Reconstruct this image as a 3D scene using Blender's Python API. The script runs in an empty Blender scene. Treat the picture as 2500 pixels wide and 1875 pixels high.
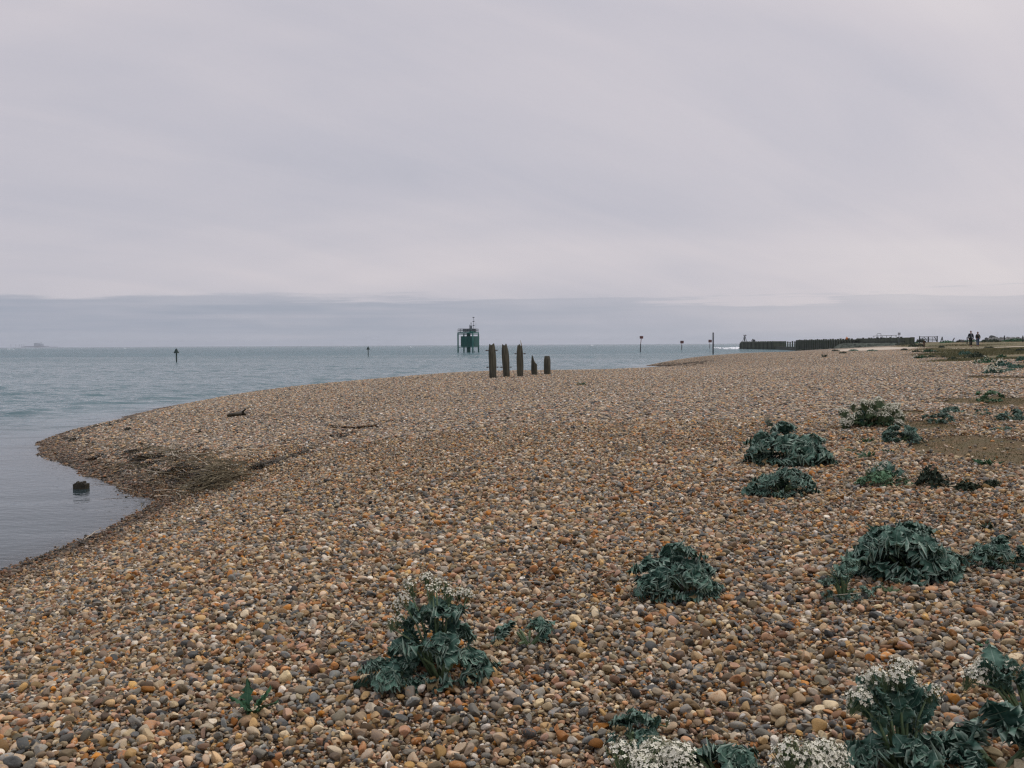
import bpy, bmesh, math, random
import numpy as np
from mathutils import Vector, Matrix, Euler

random.seed(7)
RNG = np.random.default_rng(7)
scene = bpy.context.scene
COL = scene.collection
R = math.radians
PI = math.pi

# ------------------------------------------------------------------ camera
EYE = 2.6                                   # metres above the water level
FPX, CX, CY = 2401.0, 1250.0, 937.5         # focal length in photo pixels (2500 wide)
cam_data = bpy.data.cameras.new('camera')
cam = bpy.data.objects.new('camera', cam_data)
COL.objects.link(cam)
cam_data.sensor_width = 36.0
cam_data.lens = 36.0 * FPX / 2500.0
cam_data.clip_start = 0.05
cam_data.clip_end = 90000.0
CAM_ROT = Euler((R(90 - 2.302), 0, 0)).to_matrix() @ Matrix.Rotation(R(-0.31), 3, 'Z')
cam.matrix_world = Matrix.Translation((0, 0, EYE)) @ CAM_ROT.to_4x4()
scene.camera = cam

# ------------------------------------------------------------------ world and sun
SUN_EL, SUN_AZ = R(48), R(52)               # azimuth clockwise from the view direction (+Y)
SUN_DIR = Vector((math.sin(SUN_AZ) * math.cos(SUN_EL), math.cos(SUN_AZ) * math.cos(SUN_EL), math.sin(SUN_EL)))


class NT:
    """small helper to write node trees"""
    def __init__(self, tree):
        self.t = tree
        self.n = tree.nodes
        self.l = tree.links

    def add(self, kind, **kw):
        nd = self.n.new(kind)
        for k, v in kw.items():
            setattr(nd, k, v)
        return nd

    def link(self, a, b):
        self.l.new(a, b)

    def val(self, sock, v):
        if hasattr(v, 'is_linked') or hasattr(v, 'links'):
            self.l.new(v, sock)
        else:
            sock.default_value = v

    def math(self, op, a, b=None, c=None, clamp=False):
        nd = self.add('ShaderNodeMath', operation=op, use_clamp=clamp)
        self.val(nd.inputs[0], a)
        if b is not None:
            self.val(nd.inputs[1], b)
        if c is not None:
            self.val(nd.inputs[2], c)
        return nd.outputs[0]

    def vmath(self, op, a, b=None, scale=None):
        nd = self.add('ShaderNodeVectorMath', operation=op)
        self.val(nd.inputs[0], a)
        if b is not None:
            self.val(nd.inputs[1], b)
        if scale is not None:
            self.val(nd.inputs['Scale'], scale)
        return nd.outputs['Value'] if op in ('DOT_PRODUCT', 'LENGTH', 'DISTANCE') else nd.outputs[0]

    def mix(self, f, a, b, blend='MIX'):
        nd = self.add('ShaderNodeMix', data_type='RGBA', blend_type=blend)
        self.val(nd.inputs[0], f)
        self.val(nd.inputs[6], a)
        self.val(nd.inputs[7], b)
        return nd.outputs[2]

    def smooth(self, x, lo, hi, t0=0.0, t1=1.0, kind='SMOOTHSTEP'):
        nd = self.add('ShaderNodeMapRange', interpolation_type=kind)
        self.val(nd.inputs[0], x)
        nd.inputs[1].default_value = lo
        nd.inputs[2].default_value = hi
        nd.inputs[3].default_value = t0
        nd.inputs[4].default_value = t1
        return nd.outputs[0]

    def noise(self, vec, scale, detail=4.0, rough=0.55, dist=0.0, color=False, dims='3D'):
        nd = self.add('ShaderNodeTexNoise', noise_dimensions=dims)
        if vec is not None:
            self.val(nd.inputs['Vector'], vec)
        nd.inputs['Scale'].default_value = scale
        nd.inputs['Detail'].default_value = detail
        nd.inputs['Roughness'].default_value = rough
        nd.inputs['Distortion'].default_value = dist
        return nd.outputs[1 if color else 0]

    def comb(self, x, y, z):
        nd = self.add('ShaderNodeCombineXYZ')
        for s, v in zip(nd.inputs, (x, y, z)):
            self.val(s, v)
        return nd.outputs[0]

    def sep(self, v):
        nd = self.add('ShaderNodeSeparateXYZ')
        self.val(nd.inputs[0], v)
        return nd.outputs

    def ramp(self, f, stops, interp='LINEAR'):
        nd = self.add('ShaderNodeValToRGB')
        cr = nd.color_ramp
        cr.interpolation = interp
        while len(cr.elements) < len(stops):
            cr.elements.new(0.5)
        for e, (p, c) in zip(cr.elements, stops):
            e.position = p
            e.color = (*c[:3], 1)
        self.val(nd.inputs[0], f)
        return nd.outputs[0]


def s2l(r, g, b):
    f = lambda c: (c / 255 / 12.92) if c <= 10 else ((c / 255 + 0.055) / 1.055) ** 2.4
    return (f(r), f(g), f(b))


def C4(c):
    return (c[0], c[1], c[2], 1.0)


world = bpy.data.worlds.new('World')
scene.world = world
world.use_nodes = True
wt = NT(world.node_tree)
world.node_tree.nodes.clear()
wout = wt.add('ShaderNodeOutputWorld')
wbg = wt.add('ShaderNodeBackground')
SKY_STRENGTH = 0.1
wbg.inputs[1].default_value = SKY_STRENGTH
wt.link(wbg.outputs[0], wout.inputs[0])
sky = wt.add('ShaderNodeTexSky', sky_type='NISHITA')
sky.sun_disc = False
sky.sun_elevation = SUN_EL
sky.sun_rotation = SUN_AZ
sky.air_density = 1.0
sky.dust_density = 2.0
wd = wt.vmath('NORMALIZE', wt.add('ShaderNodeTexCoord').outputs['Generated'])
wx, wy, wz = wt.sep(wd)
wel = wt.math('MAXIMUM', wz, 0.0)
# cloud sheet: a flat layer seen in perspective, streaked along the wind
den = wt.math('ADD', wel, 0.30)
cu = wt.math('DIVIDE', wx, den)
cv = wt.math('DIVIDE', wy, den)
cl1 = wt.noise(wt.comb(wt.math('MULTIPLY_ADD', cu, 0.6, 1.3), wt.math('MULTIPLY_ADD', cv, 1.0, 3.7), 0.0), 1.1, 4.0, 0.45, 0.6)
cp = wt.math('ADD', wt.math('MULTIPLY', cu, 0.80), wt.math('MULTIPLY', cv, 0.60))
cq = wt.math('SUBTRACT', wt.math('MULTIPLY', cv, 0.80), wt.math('MULTIPLY', cu, 0.60))
cl2 = wt.noise(wt.comb(wt.math('MULTIPLY_ADD', cp, 0.35, 9.1), wt.math('MULTIPLY', cq, 1.5), 2.0), 3.4, 6.0, 0.55, 0.5)
sd = wt.vmath('DOT_PRODUCT', wd, tuple(SUN_DIR))
bright = wt.smooth(sd, 0.05, 1.0, 0.0, 1.0, 'LINEAR')
k = wt.math('MULTIPLY_ADD', cl1, 1.5, -0.75)
k = wt.math('ADD', k, wt.math('MULTIPLY_ADD', cl2, 0.55, -0.275))
k = wt.math('ADD', k, wt.math('MULTIPLY_ADD', bright, 0.95, 0.22))
glow = wt.math('POWER', 2.718, wt.math('MULTIPLY', wt.math('POWER', wt.math('DIVIDE', wt.math('SUBTRACT', wel, 0.065), 0.04), 2.0), -1.0))
k = wt.math('ADD', k, wt.math('MULTIPLY', glow, 0.22))
sheet = wt.ramp(wt.math('MULTIPLY_ADD', k, 0.8, 0.05, clamp=True),
                [(0.0, s2l(168, 173, 187)), (0.4, s2l(193, 191, 201)), (0.75, s2l(209, 203, 209)), (1.0, s2l(219, 212, 215))])
# low stratus bank along the horizon with a ragged, streaky upper edge
az = wt.math('ARCTAN2', wx, wy)
bandn = wt.noise(wt.comb(wt.math('MULTIPLY', az, 2.2), wt.math('MULTIPLY', wel, 16.0), 1.5), 1.6, 6.0, 0.6, 0.2)
bandn2 = wt.noise(wt.comb(wt.math('MULTIPLY', az, 3.0), wt.math('MULTIPLY', wel, 70.0), 4.0), 1.3, 5.0, 0.6, 0.2)
edge = wt.math('ADD', wel, wt.math('ADD', wt.math('MULTIPLY_ADD', bandn, 0.030, -0.015), wt.math('MULTIPLY_ADD', bandn2, 0.030, -0.015)))
edge = wt.math('ADD', edge, wt.smooth(az, -0.15, 0.5, 0.0, 0.007))
edge = wt.math('ADD', edge, wt.math('MULTIPLY', wt.smooth(az, -0.1, 0.2), wt.math('MULTIPLY_ADD', bandn2, 0.036, -0.018)))
band = wt.smooth(edge, 0.0500, 0.0435)
bandfine = wt.smooth(wt.math('MULTIPLY_ADD', bandn2, 0.6, wt.math('MULTIPLY', bandn, 0.4)), 0.36, 0.66, 0.42, 0.82)
bandfine = wt.math('MULTIPLY', bandfine, wt.smooth(az, -0.25, 0.4, 1.0, 0.62))
bandcol = wt.mix(bright, C4(s2l(138, 151, 170)), C4(s2l(171, 176, 188)))
bandcol = wt.mix(wt.smooth(wel, 0.0, 0.03, 0.35, 0.0), bandcol, C4(s2l(178, 184, 193)))
skycol = wt.mix(wt.math('MULTIPLY', band, bandfine), sheet, bandcol)
# an overcast sky grows brighter toward the zenith
lift = wt.smooth(wel, 0.30, 1.0, 1.0, 1.9)
skycol = wt.vmath('SCALE', skycol, scale=wt.math('MULTIPLY', lift, 1.0 / SKY_STRENGTH))
skycol = wt.mix(0.95, sky.outputs[0], skycol)
wt.link(skycol, wbg.inputs[0])

sun_data = bpy.data.lights.new('sun', 'SUN')
sun_data.energy = 1.1
sun_data.angle = R(28)
sun_data.color = (1.0, 0.96, 0.91)
sun = bpy.data.objects.new('sun', sun_data)
COL.objects.link(sun)
sun.rotation_euler = SUN_DIR.to_track_quat('Z', 'Y').to_euler()

scene.view_settings.view_transform = 'Standard'
scene.view_settings.look = 'None'
scene.view_settings.gamma = 1.0
scene.view_settings.exposure = 0.0
scene.view_settings.use_curve_mapping = False
scene.render.engine = 'CYCLES'
scene.cycles.use_denoising = True
scene.cycles.denoiser = 'OPENIMAGEDENOISE'
scene.cycles.denoising_input_passes = 'RGB_ALBEDO_NORMAL'
scene.cycles.denoising_prefilter = 'NONE'
scene.cycles.max_bounces = 6
scene.cycles.diffuse_bounces = 2
scene.cycles.glossy_bounces = 2
scene.cycles.transparent_max_bounces = 8
scene.cycles.volume_bounces = 0
scene.cycles.caustics_reflective = False
scene.cycles.caustics_refractive = False
scene.cycles.filter_width = 1.3

# ------------------------------------------------------------------ pixel <-> place helpers (surveying the photograph)
CR = np.array(CAM_ROT)


def ray(px, py):
    d = CR @ np.array([(px - CX) / FPX, -(py - CY) / FPX, -1.0])
    return d / d[1]                     # unit step in Y (depth)


def pz(px, py, z):
    d = ray(px, py)
    t = (z - EYE) / d[2]
    return (d[0] * t, t, z)


def at(px, py, Y):
    d = ray(px, py)
    return Vector((d[0] * Y, Y, EYE + d[2] * Y))


# ------------------------------------------------------------------ numpy value noise
def _h(ix, iy, s):
    n = (ix * 374761393 + iy * 668265263 + s * 974634777) & 0xFFFFFFFF
    n = ((n ^ (n >> 13)) * 1274126177) & 0xFFFFFFFF
    return ((n ^ (n >> 16)) & 0xFFFFFF) / float(0xFFFFFF)


def vnoise(x, y, s=0):
    x = np.asarray(x, float); y = np.asarray(y, float)
    ix = np.floor(x).astype(np.int64); iy = np.floor(y).astype(np.int64)
    fx = x - ix; fy = y - iy
    fx = fx * fx * (3 - 2 * fx); fy = fy * fy * (3 - 2 * fy)
    a = _h(ix, iy, s) * (1 - fx) + _h(ix + 1, iy, s) * fx
    b = _h(ix, iy + 1, s) * (1 - fx) + _h(ix + 1, iy + 1, s) * fx
    return a * (1 - fy) + b * fy


def fbm(x, y, s=0, o=4):
    r = 0; a = 0.5
    for i in range(o):
        r = r + a * vnoise(np.asarray(x) * 2 ** i, np.asarray(y) * 2 ** i, s + i)
        a *= 0.5
    return r / (1 - 0.5 ** o)


def sst(x, lo, hi):
    t = np.clip((np.asarray(x, float) - lo) / (hi - lo), 0, 1)
    return t * t * (3 - 2 * t)


# ------------------------------------------------------------------ beach height field (thin-plate spline through surveyed points)
ctrl = [pz(*p) for p in [
    # waterline of the small cove
    (0, 1402, 0), (100, 1368, 0), (200, 1325, 0), (300, 1282, 0), (370, 1245, 0), (392, 1225, 0), (360, 1205, 0), (300, 1186, 0), (230, 1160, 0), (150, 1126, 0),
    (112, 1100, 0), (108, 1088, 0), (122, 1074, 0), (160, 1058, 0.0),
    # bed of the cove
    (199, 1195, -0.16), (110, 1280, -0.22), (260, 1240, -0.10), (0, 1250, -0.55), (0, 1120, -0.8), (40, 1330, -0.25),
    # seaward ridge of the spit
    (250, 1037, 0.12), (400, 1003, 0.22), (600, 962, 0.42), (850, 936, 0.70), (1080, 917, 0.92), (1300, 908, 1.04), (1400, 906, 1.03), (1520, 902, 0.98), (1590, 899.5, 0.95), (1640, 900, 1.02), (1700, 896, 1.05), (1600, 910, 1.08), (1680, 910, 1.12), (1780, 890, 1.1),
    # body of the spit
    (300, 1080, 0.30), (450, 1090, 0.36), (400, 1150, 0.22), (520, 1180, 0.26), (560, 1110, 0.44), (700, 1080, 0.52), (800, 1020, 0.62), (950, 980, 0.82), (420, 1215, 0.10),
    # near shingle
    (0, 1875, 0.92), (0, 1650, 0.66), (0, 1500, 0.30), (300, 1420, 0.52), (450, 1300, 0.34), (600, 1875, 0.97), (600, 1500, 0.86), (650, 1300, 0.68), (800, 1180, 0.74),
    (1250, 1875, 1.0), (1250, 1500, 1.02), (1250, 1250, 1.04), (1250, 1100, 1.06), (1250, 1000, 1.12),
    (1100, 925, 1.1), (1200, 922, 1.12), (1340, 917, 1.14),
    (1900, 1875, 1.06), (1900, 1500, 1.1), (1900, 1250, 1.12), (1900, 1100, 1.15), (1900, 1000, 1.2), (1700, 930, 1.18),
    (2500, 1875, 1.12), (2500, 1500, 1.17), (2500, 1250, 1.22), (2500, 1100, 1.3), (2500, 1000, 1.42), (2500, 930, 1.58), (2500, 880, 1.82),
    (2200, 1000, 1.3), (2200, 930, 1.36), (2200, 880, 1.48), (2300, 860, 1.85), (2120, 862, 1.5),
    (1900, 900, 1.18), (1900, 872, 1.15), (2000, 864, 1.15),
    # the second point and the shore beyond
    (1604, 894, 0.0), (1640, 886, 0.35), (1700, 873.5, 0.9), (1790, 866, 1.08), (1900, 860.5, 1.05), (1990, 859.5, 1.0), (2040, 859, 1.0), (1640, 893, 0.05), (1680, 888, 0.45), (1750, 880, 0.9),
    (2070, 857, 0.95), (2140, 853, 1.45),
    # bank by the harbour arm, path and dune crest
    (2400, 847, 2.08), (2250, 848, 1.95), (2480, 847, 2.1), (2330, 849, 1.98),
]]
ctrl += [(-13.3, 25.3, -0.28), (-13.9, 27.6, -0.28), (-14.2, 30.5, -0.25), (-22, 12, -1.2), (-25, 25, -1.4), (-20, 35, -1.0), (-21, 45, -1.4), (-17, 55, -1.2), (-9, 62, -1.2), (-2, 67, -1.2), (5, 70, -1.2), (9.5, 76, -1.0), (13, 88, -0.9),
         (-12, 8, -1.1), (-14, 3, -1.2), (-13, -6, -1.2), (-9.0, 8.0, -0.30), (-6, 2, -0.1), (-5.5, -5, 0.0), (0, -6, 0.95), (6, -6, 1.05), (14, -6, 1.2),
         (10, 110, -1.5), (16, 130, -1.6), (24, 150, -1.4), (36, 180, -1.3), (50, 215, -1.2), (70, 262, -0.8), (80, 300, -1.2), (-30, 70, -2), (-40, 40, -2), (-40, 10, -2), (-10, 90, -2),
         (62, 142, 2.45), (72, 150, 2.55), (90, 150, 2.65), (110, 150, 2.6), (74, 188, 1.95), (88, 200, 2.7), (100, 230, 2.6), (80, 225, 1.6), (83, 250, 0.5),
         (95, 260, 0.6), (130, 200, 2.6), (130, 120, 2.3), (130, 60, 2.0), (130, 10, 1.8), (60, 10, 1.6), (40, -6, 1.5), (60, 60, 2.05), (130, 270, 2.2), (110, 310, -1.0), (150, 320, -0.5)]
ctrl = np.array(ctrl)


def tps_solve(P, lam=0.02):
    n = len(P)
    d2 = ((P[:, None, :2] - P[None, :, :2]) ** 2).sum(-1)
    K = 0.5 * d2 * np.log(d2 + 1e-9)
    K += np.eye(n) * lam
    Q = np.hstack([np.ones((n, 1)), P[:, :2]])
    A = np.zeros((n + 3, n + 3))
    A[:n, :n] = K; A[:n, n:] = Q; A[n:, :n] = Q.T
    b = np.concatenate([P[:, 2], np.zeros(3)])
    return np.linalg.solve(A, b)


TW = tps_solve(ctrl)


LEDGE = [np.array([pz(*p)[:2] for p in pts]) for pts in ([(205, 1098, 0.2), (300, 1117, 0.22), (345, 1127, 0.22), (420, 1143, 0.22), (475, 1170, 0.22), (505, 1196, 0.22), (470, 1225, 0.2)],
                                                         [(600, 1168, 0.4), (640, 1150, 0.45), (700, 1122, 0.5), (780, 1090, 0.58), (865, 1060, 0.64), (960, 1020, 0.75)])]


def ledge(x, y):
    r = np.zeros(len(x))
    near = (x > -14) & (x < 3) & (y > 12) & (y < 45)
    if not near.any(): return r
    xn, yn = x[near], y[near]
    tot = np.zeros(len(xn))
    for L, amp, flip in ((LEDGE[0], 0.17, 1.0), (LEDGE[1], 0.11, 1.0)):
        best = np.full(len(xn), 1e9); side = np.zeros(len(xn)); tt = np.zeros(len(xn))
        n = len(L) - 1
        for i in range(n):
            a, b = L[i], L[i + 1]
            d = b - a; ll = d @ d
            t = np.clip(((xn - a[0]) * d[0] + (yn - a[1]) * d[1]) / ll, 0, 1)
            qx = a[0] + d[0] * t; qy = a[1] + d[1] * t
            dd = np.hypot(xn - qx, yn - qy)
            sd_ = np.sign(d[0] * (yn - qy) - d[1] * (xn - qx))
            m = dd < best
            best = np.where(m, dd, best); side = np.where(m, sd_, side); tt = np.where(m, (i + t) / n, tt)
        endf = np.clip(np.minimum(tt, 1 - tt) * 6, 0, 1)
        wob = (vnoise(xn * 2.3, yn * 2.3, 71) - 0.5) * 0.25
        sgn = best * side + wob
        up = np.where(sgn > 0, np.exp(-(sgn / 1.3) ** 2), 0)
        dn = np.where(sgn <= 0, np.exp(-(sgn / 0.16) ** 2), 0)
        tot += amp * endf * (up + dn)
    r[near] = tot
    return r


def height(x, y, detail=True):
    x = np.asarray(x, float); y = np.asarray(y, float)
    shp = np.broadcast(x, y).shape
    x = np.broadcast_to(x, shp).ravel(); y = np.broadcast_to(y, shp).ravel()
    xc = np.clip(x, -40, 150); yc = np.clip(y, -6, 320)
    out = np.zeros(len(xc))
    n = len(ctrl)
    for i in range(0, len(xc), 20000):
        sx = xc[i:i + 20000, None] - ctrl[None, :, 0]
        sy = yc[i:i + 20000, None] - ctrl[None, :, 1]
        d2 = sx * sx + sy * sy
        out[i:i + 20000] = (0.5 * d2 * np.log(d2 + 1e-9)) @ TW[:n] + TW[n] + TW[n + 1] * xc[i:i + 20000] + TW[n + 2] * yc[i:i + 20000]
    if detail:
        land = sst(out, -0.1, 0.25)
        out = out + land * ((fbm(x * 0.33, y * 0.33, 11, 3) - 0.5) * 0.10 + (fbm(x * 1.4, y * 1.4, 5, 2) - 0.5) * 0.035) * sst(60 - y, 0, 40)
        out = out + (1 - land) * (fbm(x * 0.8, y * 0.8, 21, 3) - 0.5) * 0.07
    # low eroded ledge: the spit drops a step along the strandline
    if detail:
        out = out + ledge(x, y)
    # beyond the harbour mouth everything drops under the sea
    out = np.minimum(out, 2.64)
    fall = sst(y, 285, 320) * (1 - sst(x, 170, 230))
    out = out * (1 - fall) - 3.0 * fall
    out = np.where(x < -40, np.minimum(out, -2.0), out)
    return out.reshape(shp)


def hz(x, y):
    return float(height(np.array([x]), np.array([y]))[0])


def ground_at(px, py):
    """where the line of sight through a photo pixel meets the ground"""
    d = ray(px, py)
    t = np.concatenate([np.arange(2.5, 30, 0.05), np.arange(30, 320, 0.25)])
    h = height(d[0] * t, t)
    below = (EYE + d[2] * t) <= np.maximum(h, -0.02)
    if not below.any():
        i = int(np.argmin(np.abs(EYE + d[2] * t - h)))
    else:
        i = int(np.argmax(below))
    return Vector((d[0] * t[i], t[i], float(h[i])))


# turf and bare-earth zones on the landward side, as soft ellipses in plan (x, y, rx, ry)
def zone(pxa, pya, pxb, pyb):
    a = ground_at(pxa, pya); b = ground_at(pxb, pyb)
    return a, b


EARTH = []
for (cx_, cy_, wpx, top, bot) in [(2420, 1100, 330, 1052, 1160), (2480, 985, 240, 962, 1004), (2260, 1040, 120, 1028, 1062), (2475, 925, 110, 912, 938), (2160, 1004, 110, 996, 1020)]:
    c = ground_at(cx_, cy_); tp = ground_at(cx_, top); bt = ground_at(cx_, bot)
    EARTH.append((c.x, (tp.y + bt.y) / 2, wpx / 2 / FPX * c.y, max(0.35, (tp.y - bt.y) / 2)))


def earth_mask(x, y):
    m = np.zeros(np.broadcast(x, y).shape)
    n = (fbm(np.asarray(x) * 0.9, np.asarray(y) * 0.9, 31, 4) - 0.5)
    for (ex, ey, rx, ry) in EARTH:
        d = np.sqrt(((x - ex) / rx) ** 2 + ((y - ey) / ry) ** 2)
        m = np.maximum(m, sst(1.12 - d + n * 0.8, 0.0, 0.22))
    return m


def turf_mask(x, y):
    """rough grass on the high ground to the right"""
    x = np.asarray(x, float); y = np.asarray(y, float)
    n = fbm(x * 0.13, y * 0.13, 41, 4) - 0.5
    # boundary line: from (18.5 m, 36 m) out to (52 m, 130 m), grass lies to its right
    edge_x = np.interp(y, [0, 16, 24, 36, 50, 70, 100, 130, 170, 200], [40, 24, 20, 18.5, 22.5, 29.5, 41, 51, 66, 73])
    return sst((x - edge_x) * 0.30 + n * 3.4, 0.0, 0.8)

# ------------------------------------------------------------------ object helpers
def link(o, parent=None):
    COL.objects.link(o)
    if parent is not None:
        o.parent = parent
    return o


def tag(o, label=None, cat=None, group=None, kind=None):
    if label: o['label'] = label
    if cat: o['category'] = cat
    if group: o['group'] = group
    if kind: o['kind'] = kind
    return o


def empty(name, loc, rz=0.0, **kw):
    o = bpy.data.objects.new(name, None)
    o.empty_display_size = 0.1
    o.location = loc
    o.rotation_euler = (0, 0, rz)
    link(o)
    return tag(o, **kw)


def mesh_np(name, V, F, smooth=True, mat=None, attrs=None):
    """mesh from an array of vertices and an (n,3) or (n,4) array of faces"""
    V = np.asarray(V, np.float32); F = np.asarray(F, np.int32)
    me = bpy.data.meshes.new(name)
    me.vertices.add(len(V)); me.vertices.foreach_set('co', V.ravel())
    k = F.shape[1]
    me.loops.add(F.size); me.loops.foreach_set('vertex_index', F.ravel())
    me.polygons.add(len(F))
    me.polygons.foreach_set('loop_start', np.arange(0, F.size, k, dtype=np.int32))
    me.polygons.foreach_set('loop_total', np.full(len(F), k, np.int32))
    me.polygons.foreach_set('use_smooth', np.full(len(F), smooth, bool))
    for nm, arr in (attrs or {}).items():
        a = me.attributes.new(nm, 'FLOAT', 'POINT')
        a.data.foreach_set('value', np.asarray(arr, np.float32))
    me.update(calc_edges=True)
    if mat: me.materials.append(mat)
    return me


def obj(name, me, parent=None, loc=None):
    o = bpy.data.objects.new(name, me)
    if loc is not None: o.location = loc
    return link(o, parent)


class MB:
    """collects simple solids; build() links them as one mesh object"""
    def __init__(self):
        self.v = []; self.f = []

    def add(self, vs, fs):
        b = len(self.v)
        self.v += [tuple(v) for v in vs]
        self.f += [tuple(i + b for i in f) for f in fs]
        return self

    def box(self, c, s, rz=0.0, rx=0.0, ry=0.0):
        M = Euler((rx, ry, rz)).to_matrix()
        vs = [Vector(c) + M @ Vector((x * s[0] / 2, y * s[1] / 2, z * s[2] / 2)) for z in (-1, 1) for y in (-1, 1) for x in (-1, 1)]
        return self.add(vs, [(0, 2, 3, 1), (4, 5, 7, 6), (0, 1, 5, 4), (2, 6, 7, 3), (0, 4, 6, 2), (1, 3, 7, 5)])

    def tube(self, pts, rads, n=8, cap=True):
        pts = [Vector(p) for p in pts]
        if not hasattr(rads, '__len__'): rads = [rads] * len(pts)
        vs = []; fs = []
        up = Vector((0.13, 0.21, 0.97))
        for i, p in enumerate(pts):
            d = (pts[min(i + 1, len(pts) - 1)] - pts[max(i - 1, 0)])
            d = d.normalized() if d.length > 1e-9 else Vector((0, 0, 1))
            a = d.cross(up)
            if a.length < 0.1: a = d.cross(Vector((1, 0, 0)))
            a.normalize(); b = d.cross(a)
            for k in range(n):
                t = 2 * PI * k / n
                vs.append(p + (a * math.cos(t) + b * math.sin(t)) * rads[i])
        for i in range(len(pts) - 1):
            for k in range(n):
                k2 = (k + 1) % n
                fs.append((i * n + k, i * n + k2, (i + 1) * n + k2, (i + 1) * n + k))
        if cap:
            fs.append(tuple(range(n - 1, -1, -1)))
            fs.append(tuple((len(pts) - 1) * n + k for k in range(n)))
        return self.add(vs, fs)

    def mesh(self, name, mat, smooth=False):
        me = bpy.data.meshes.new(name)
        me.from_pydata(self.v, [], self.f)
        if smooth:
            me.polygons.foreach_set('use_smooth', [True] * len(me.polygons))
        me.materials.append(mat)
        me.update()
        return me

    def build(self, name, mat, parent=None, loc=None, smooth=False, bevel=0.0):
        o = obj(name, self.mesh(name, mat, smooth), parent, loc)
        if bevel:
            m = o.modifiers.new('bevel', 'BEVEL'); m.width = bevel; m.segments = 1; m.limit_method = 'ANGLE'
        return o


def new_mat(name):
    m = bpy.data.materials.new(name)
    m.use_nodes = True
    m.node_tree.nodes.clear()
    nt = NT(m.node_tree)
    out = nt.add('ShaderNodeOutputMaterial')
    bs = nt.add('ShaderNodeBsdfPrincipled')
    nt.link(bs.outputs[0], out.inputs[0])
    bs.inputs['Roughness'].default_value = 0.8
    bs.inputs['Specular IOR Level'].default_value = 0.3
    return m, nt, bs


def bump(nt, bs, h, strength=0.5, dist=0.01):
    b = nt.add('ShaderNodeBump')
    b.inputs['Strength'].default_value = strength
    b.inputs['Distance'].default_value = dist
    nt.link(h, b.inputs['Height'])
    nt.link(b.outputs[0], bs.inputs['Normal'])


def simple_mat(name, c1, c2, scale=4.0, rough=0.8, bstr=0.3, bdist=0.01, stretch=(1, 1, 1), spec=0.3, detail=5.0, metal=0.0):
    """mottled paint / wood / stone; colours are sRGB 0-255 triples"""
    m, nt, bs = new_mat(name)
    tc = nt.add('ShaderNodeTexCoord').outputs['Object']
    v = nt.vmath('MULTIPLY', tc, stretch)
    ri = nt.add('ShaderNodeObjectInfo').outputs['Random']
    v = nt.vmath('ADD', v, nt.comb(nt.math('MULTIPLY', ri, 37.0), nt.math('MULTIPLY', ri, 11.0), 0.0))
    n1 = nt.noise(v, scale, detail, 0.6)
    n2 = nt.noise(v, scale * 5, 3.0, 0.6)
    f = nt.math('MULTIPLY_ADD', n2, 0.4, nt.math('MULTIPLY', n1, 0.75))
    col = nt.mix(nt.smooth(f, 0.32, 0.82), C4(s2l(*c1)), C4(s2l(*c2)))
    col = nt.mix(nt.math('MULTIPLY', ri, 0.25), col, nt.mix(1.0, col, C4((0.6, 0.6, 0.6)), 'MULTIPLY'))
    nt.link(col, bs.inputs['Base Color'])
    bs.inputs['Roughness'].default_value = rough
    bs.inputs['Specular IOR Level'].default_value = spec
    bs.inputs['Metallic'].default_value = metal
    if bstr: bump(nt, bs, f, bstr, bdist)
    return m


# ------------------------------------------------------------------ shingle colours
PEB = [(0.00, (198, 142, 84)), (0.10, (208, 174, 122)), (0.23, (174, 120, 70)), (0.31, (212, 196, 164)), (0.40, (150, 149, 142)), (0.49, (186, 160, 120)),
       (0.60, (124, 129, 130)), (0.67, (142, 116, 84)), (0.76, (218, 208, 188)), (0.82, (182, 166, 138)), (0.88, (90, 93, 94)), (0.93, (152, 144, 120)), (0.985, (232, 228, 218))]
PEB = [(p, tuple(a * b for a, b in zip(s2l(*c), (1.04, 1.0, 0.90)))) for p, c in PEB]


def wet_factor(nt, pos):
    """stones just above and below the waterline are wet: darker and glossier"""
    z = nt.sep(pos)[2]
    n = nt.noise(pos, 1.3, 4.0, 0.6)
    return nt.smooth(nt.math('ADD', z, nt.math('MULTIPLY_ADD', n, 0.30, -0.15)), 0.27, 0.06)


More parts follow.
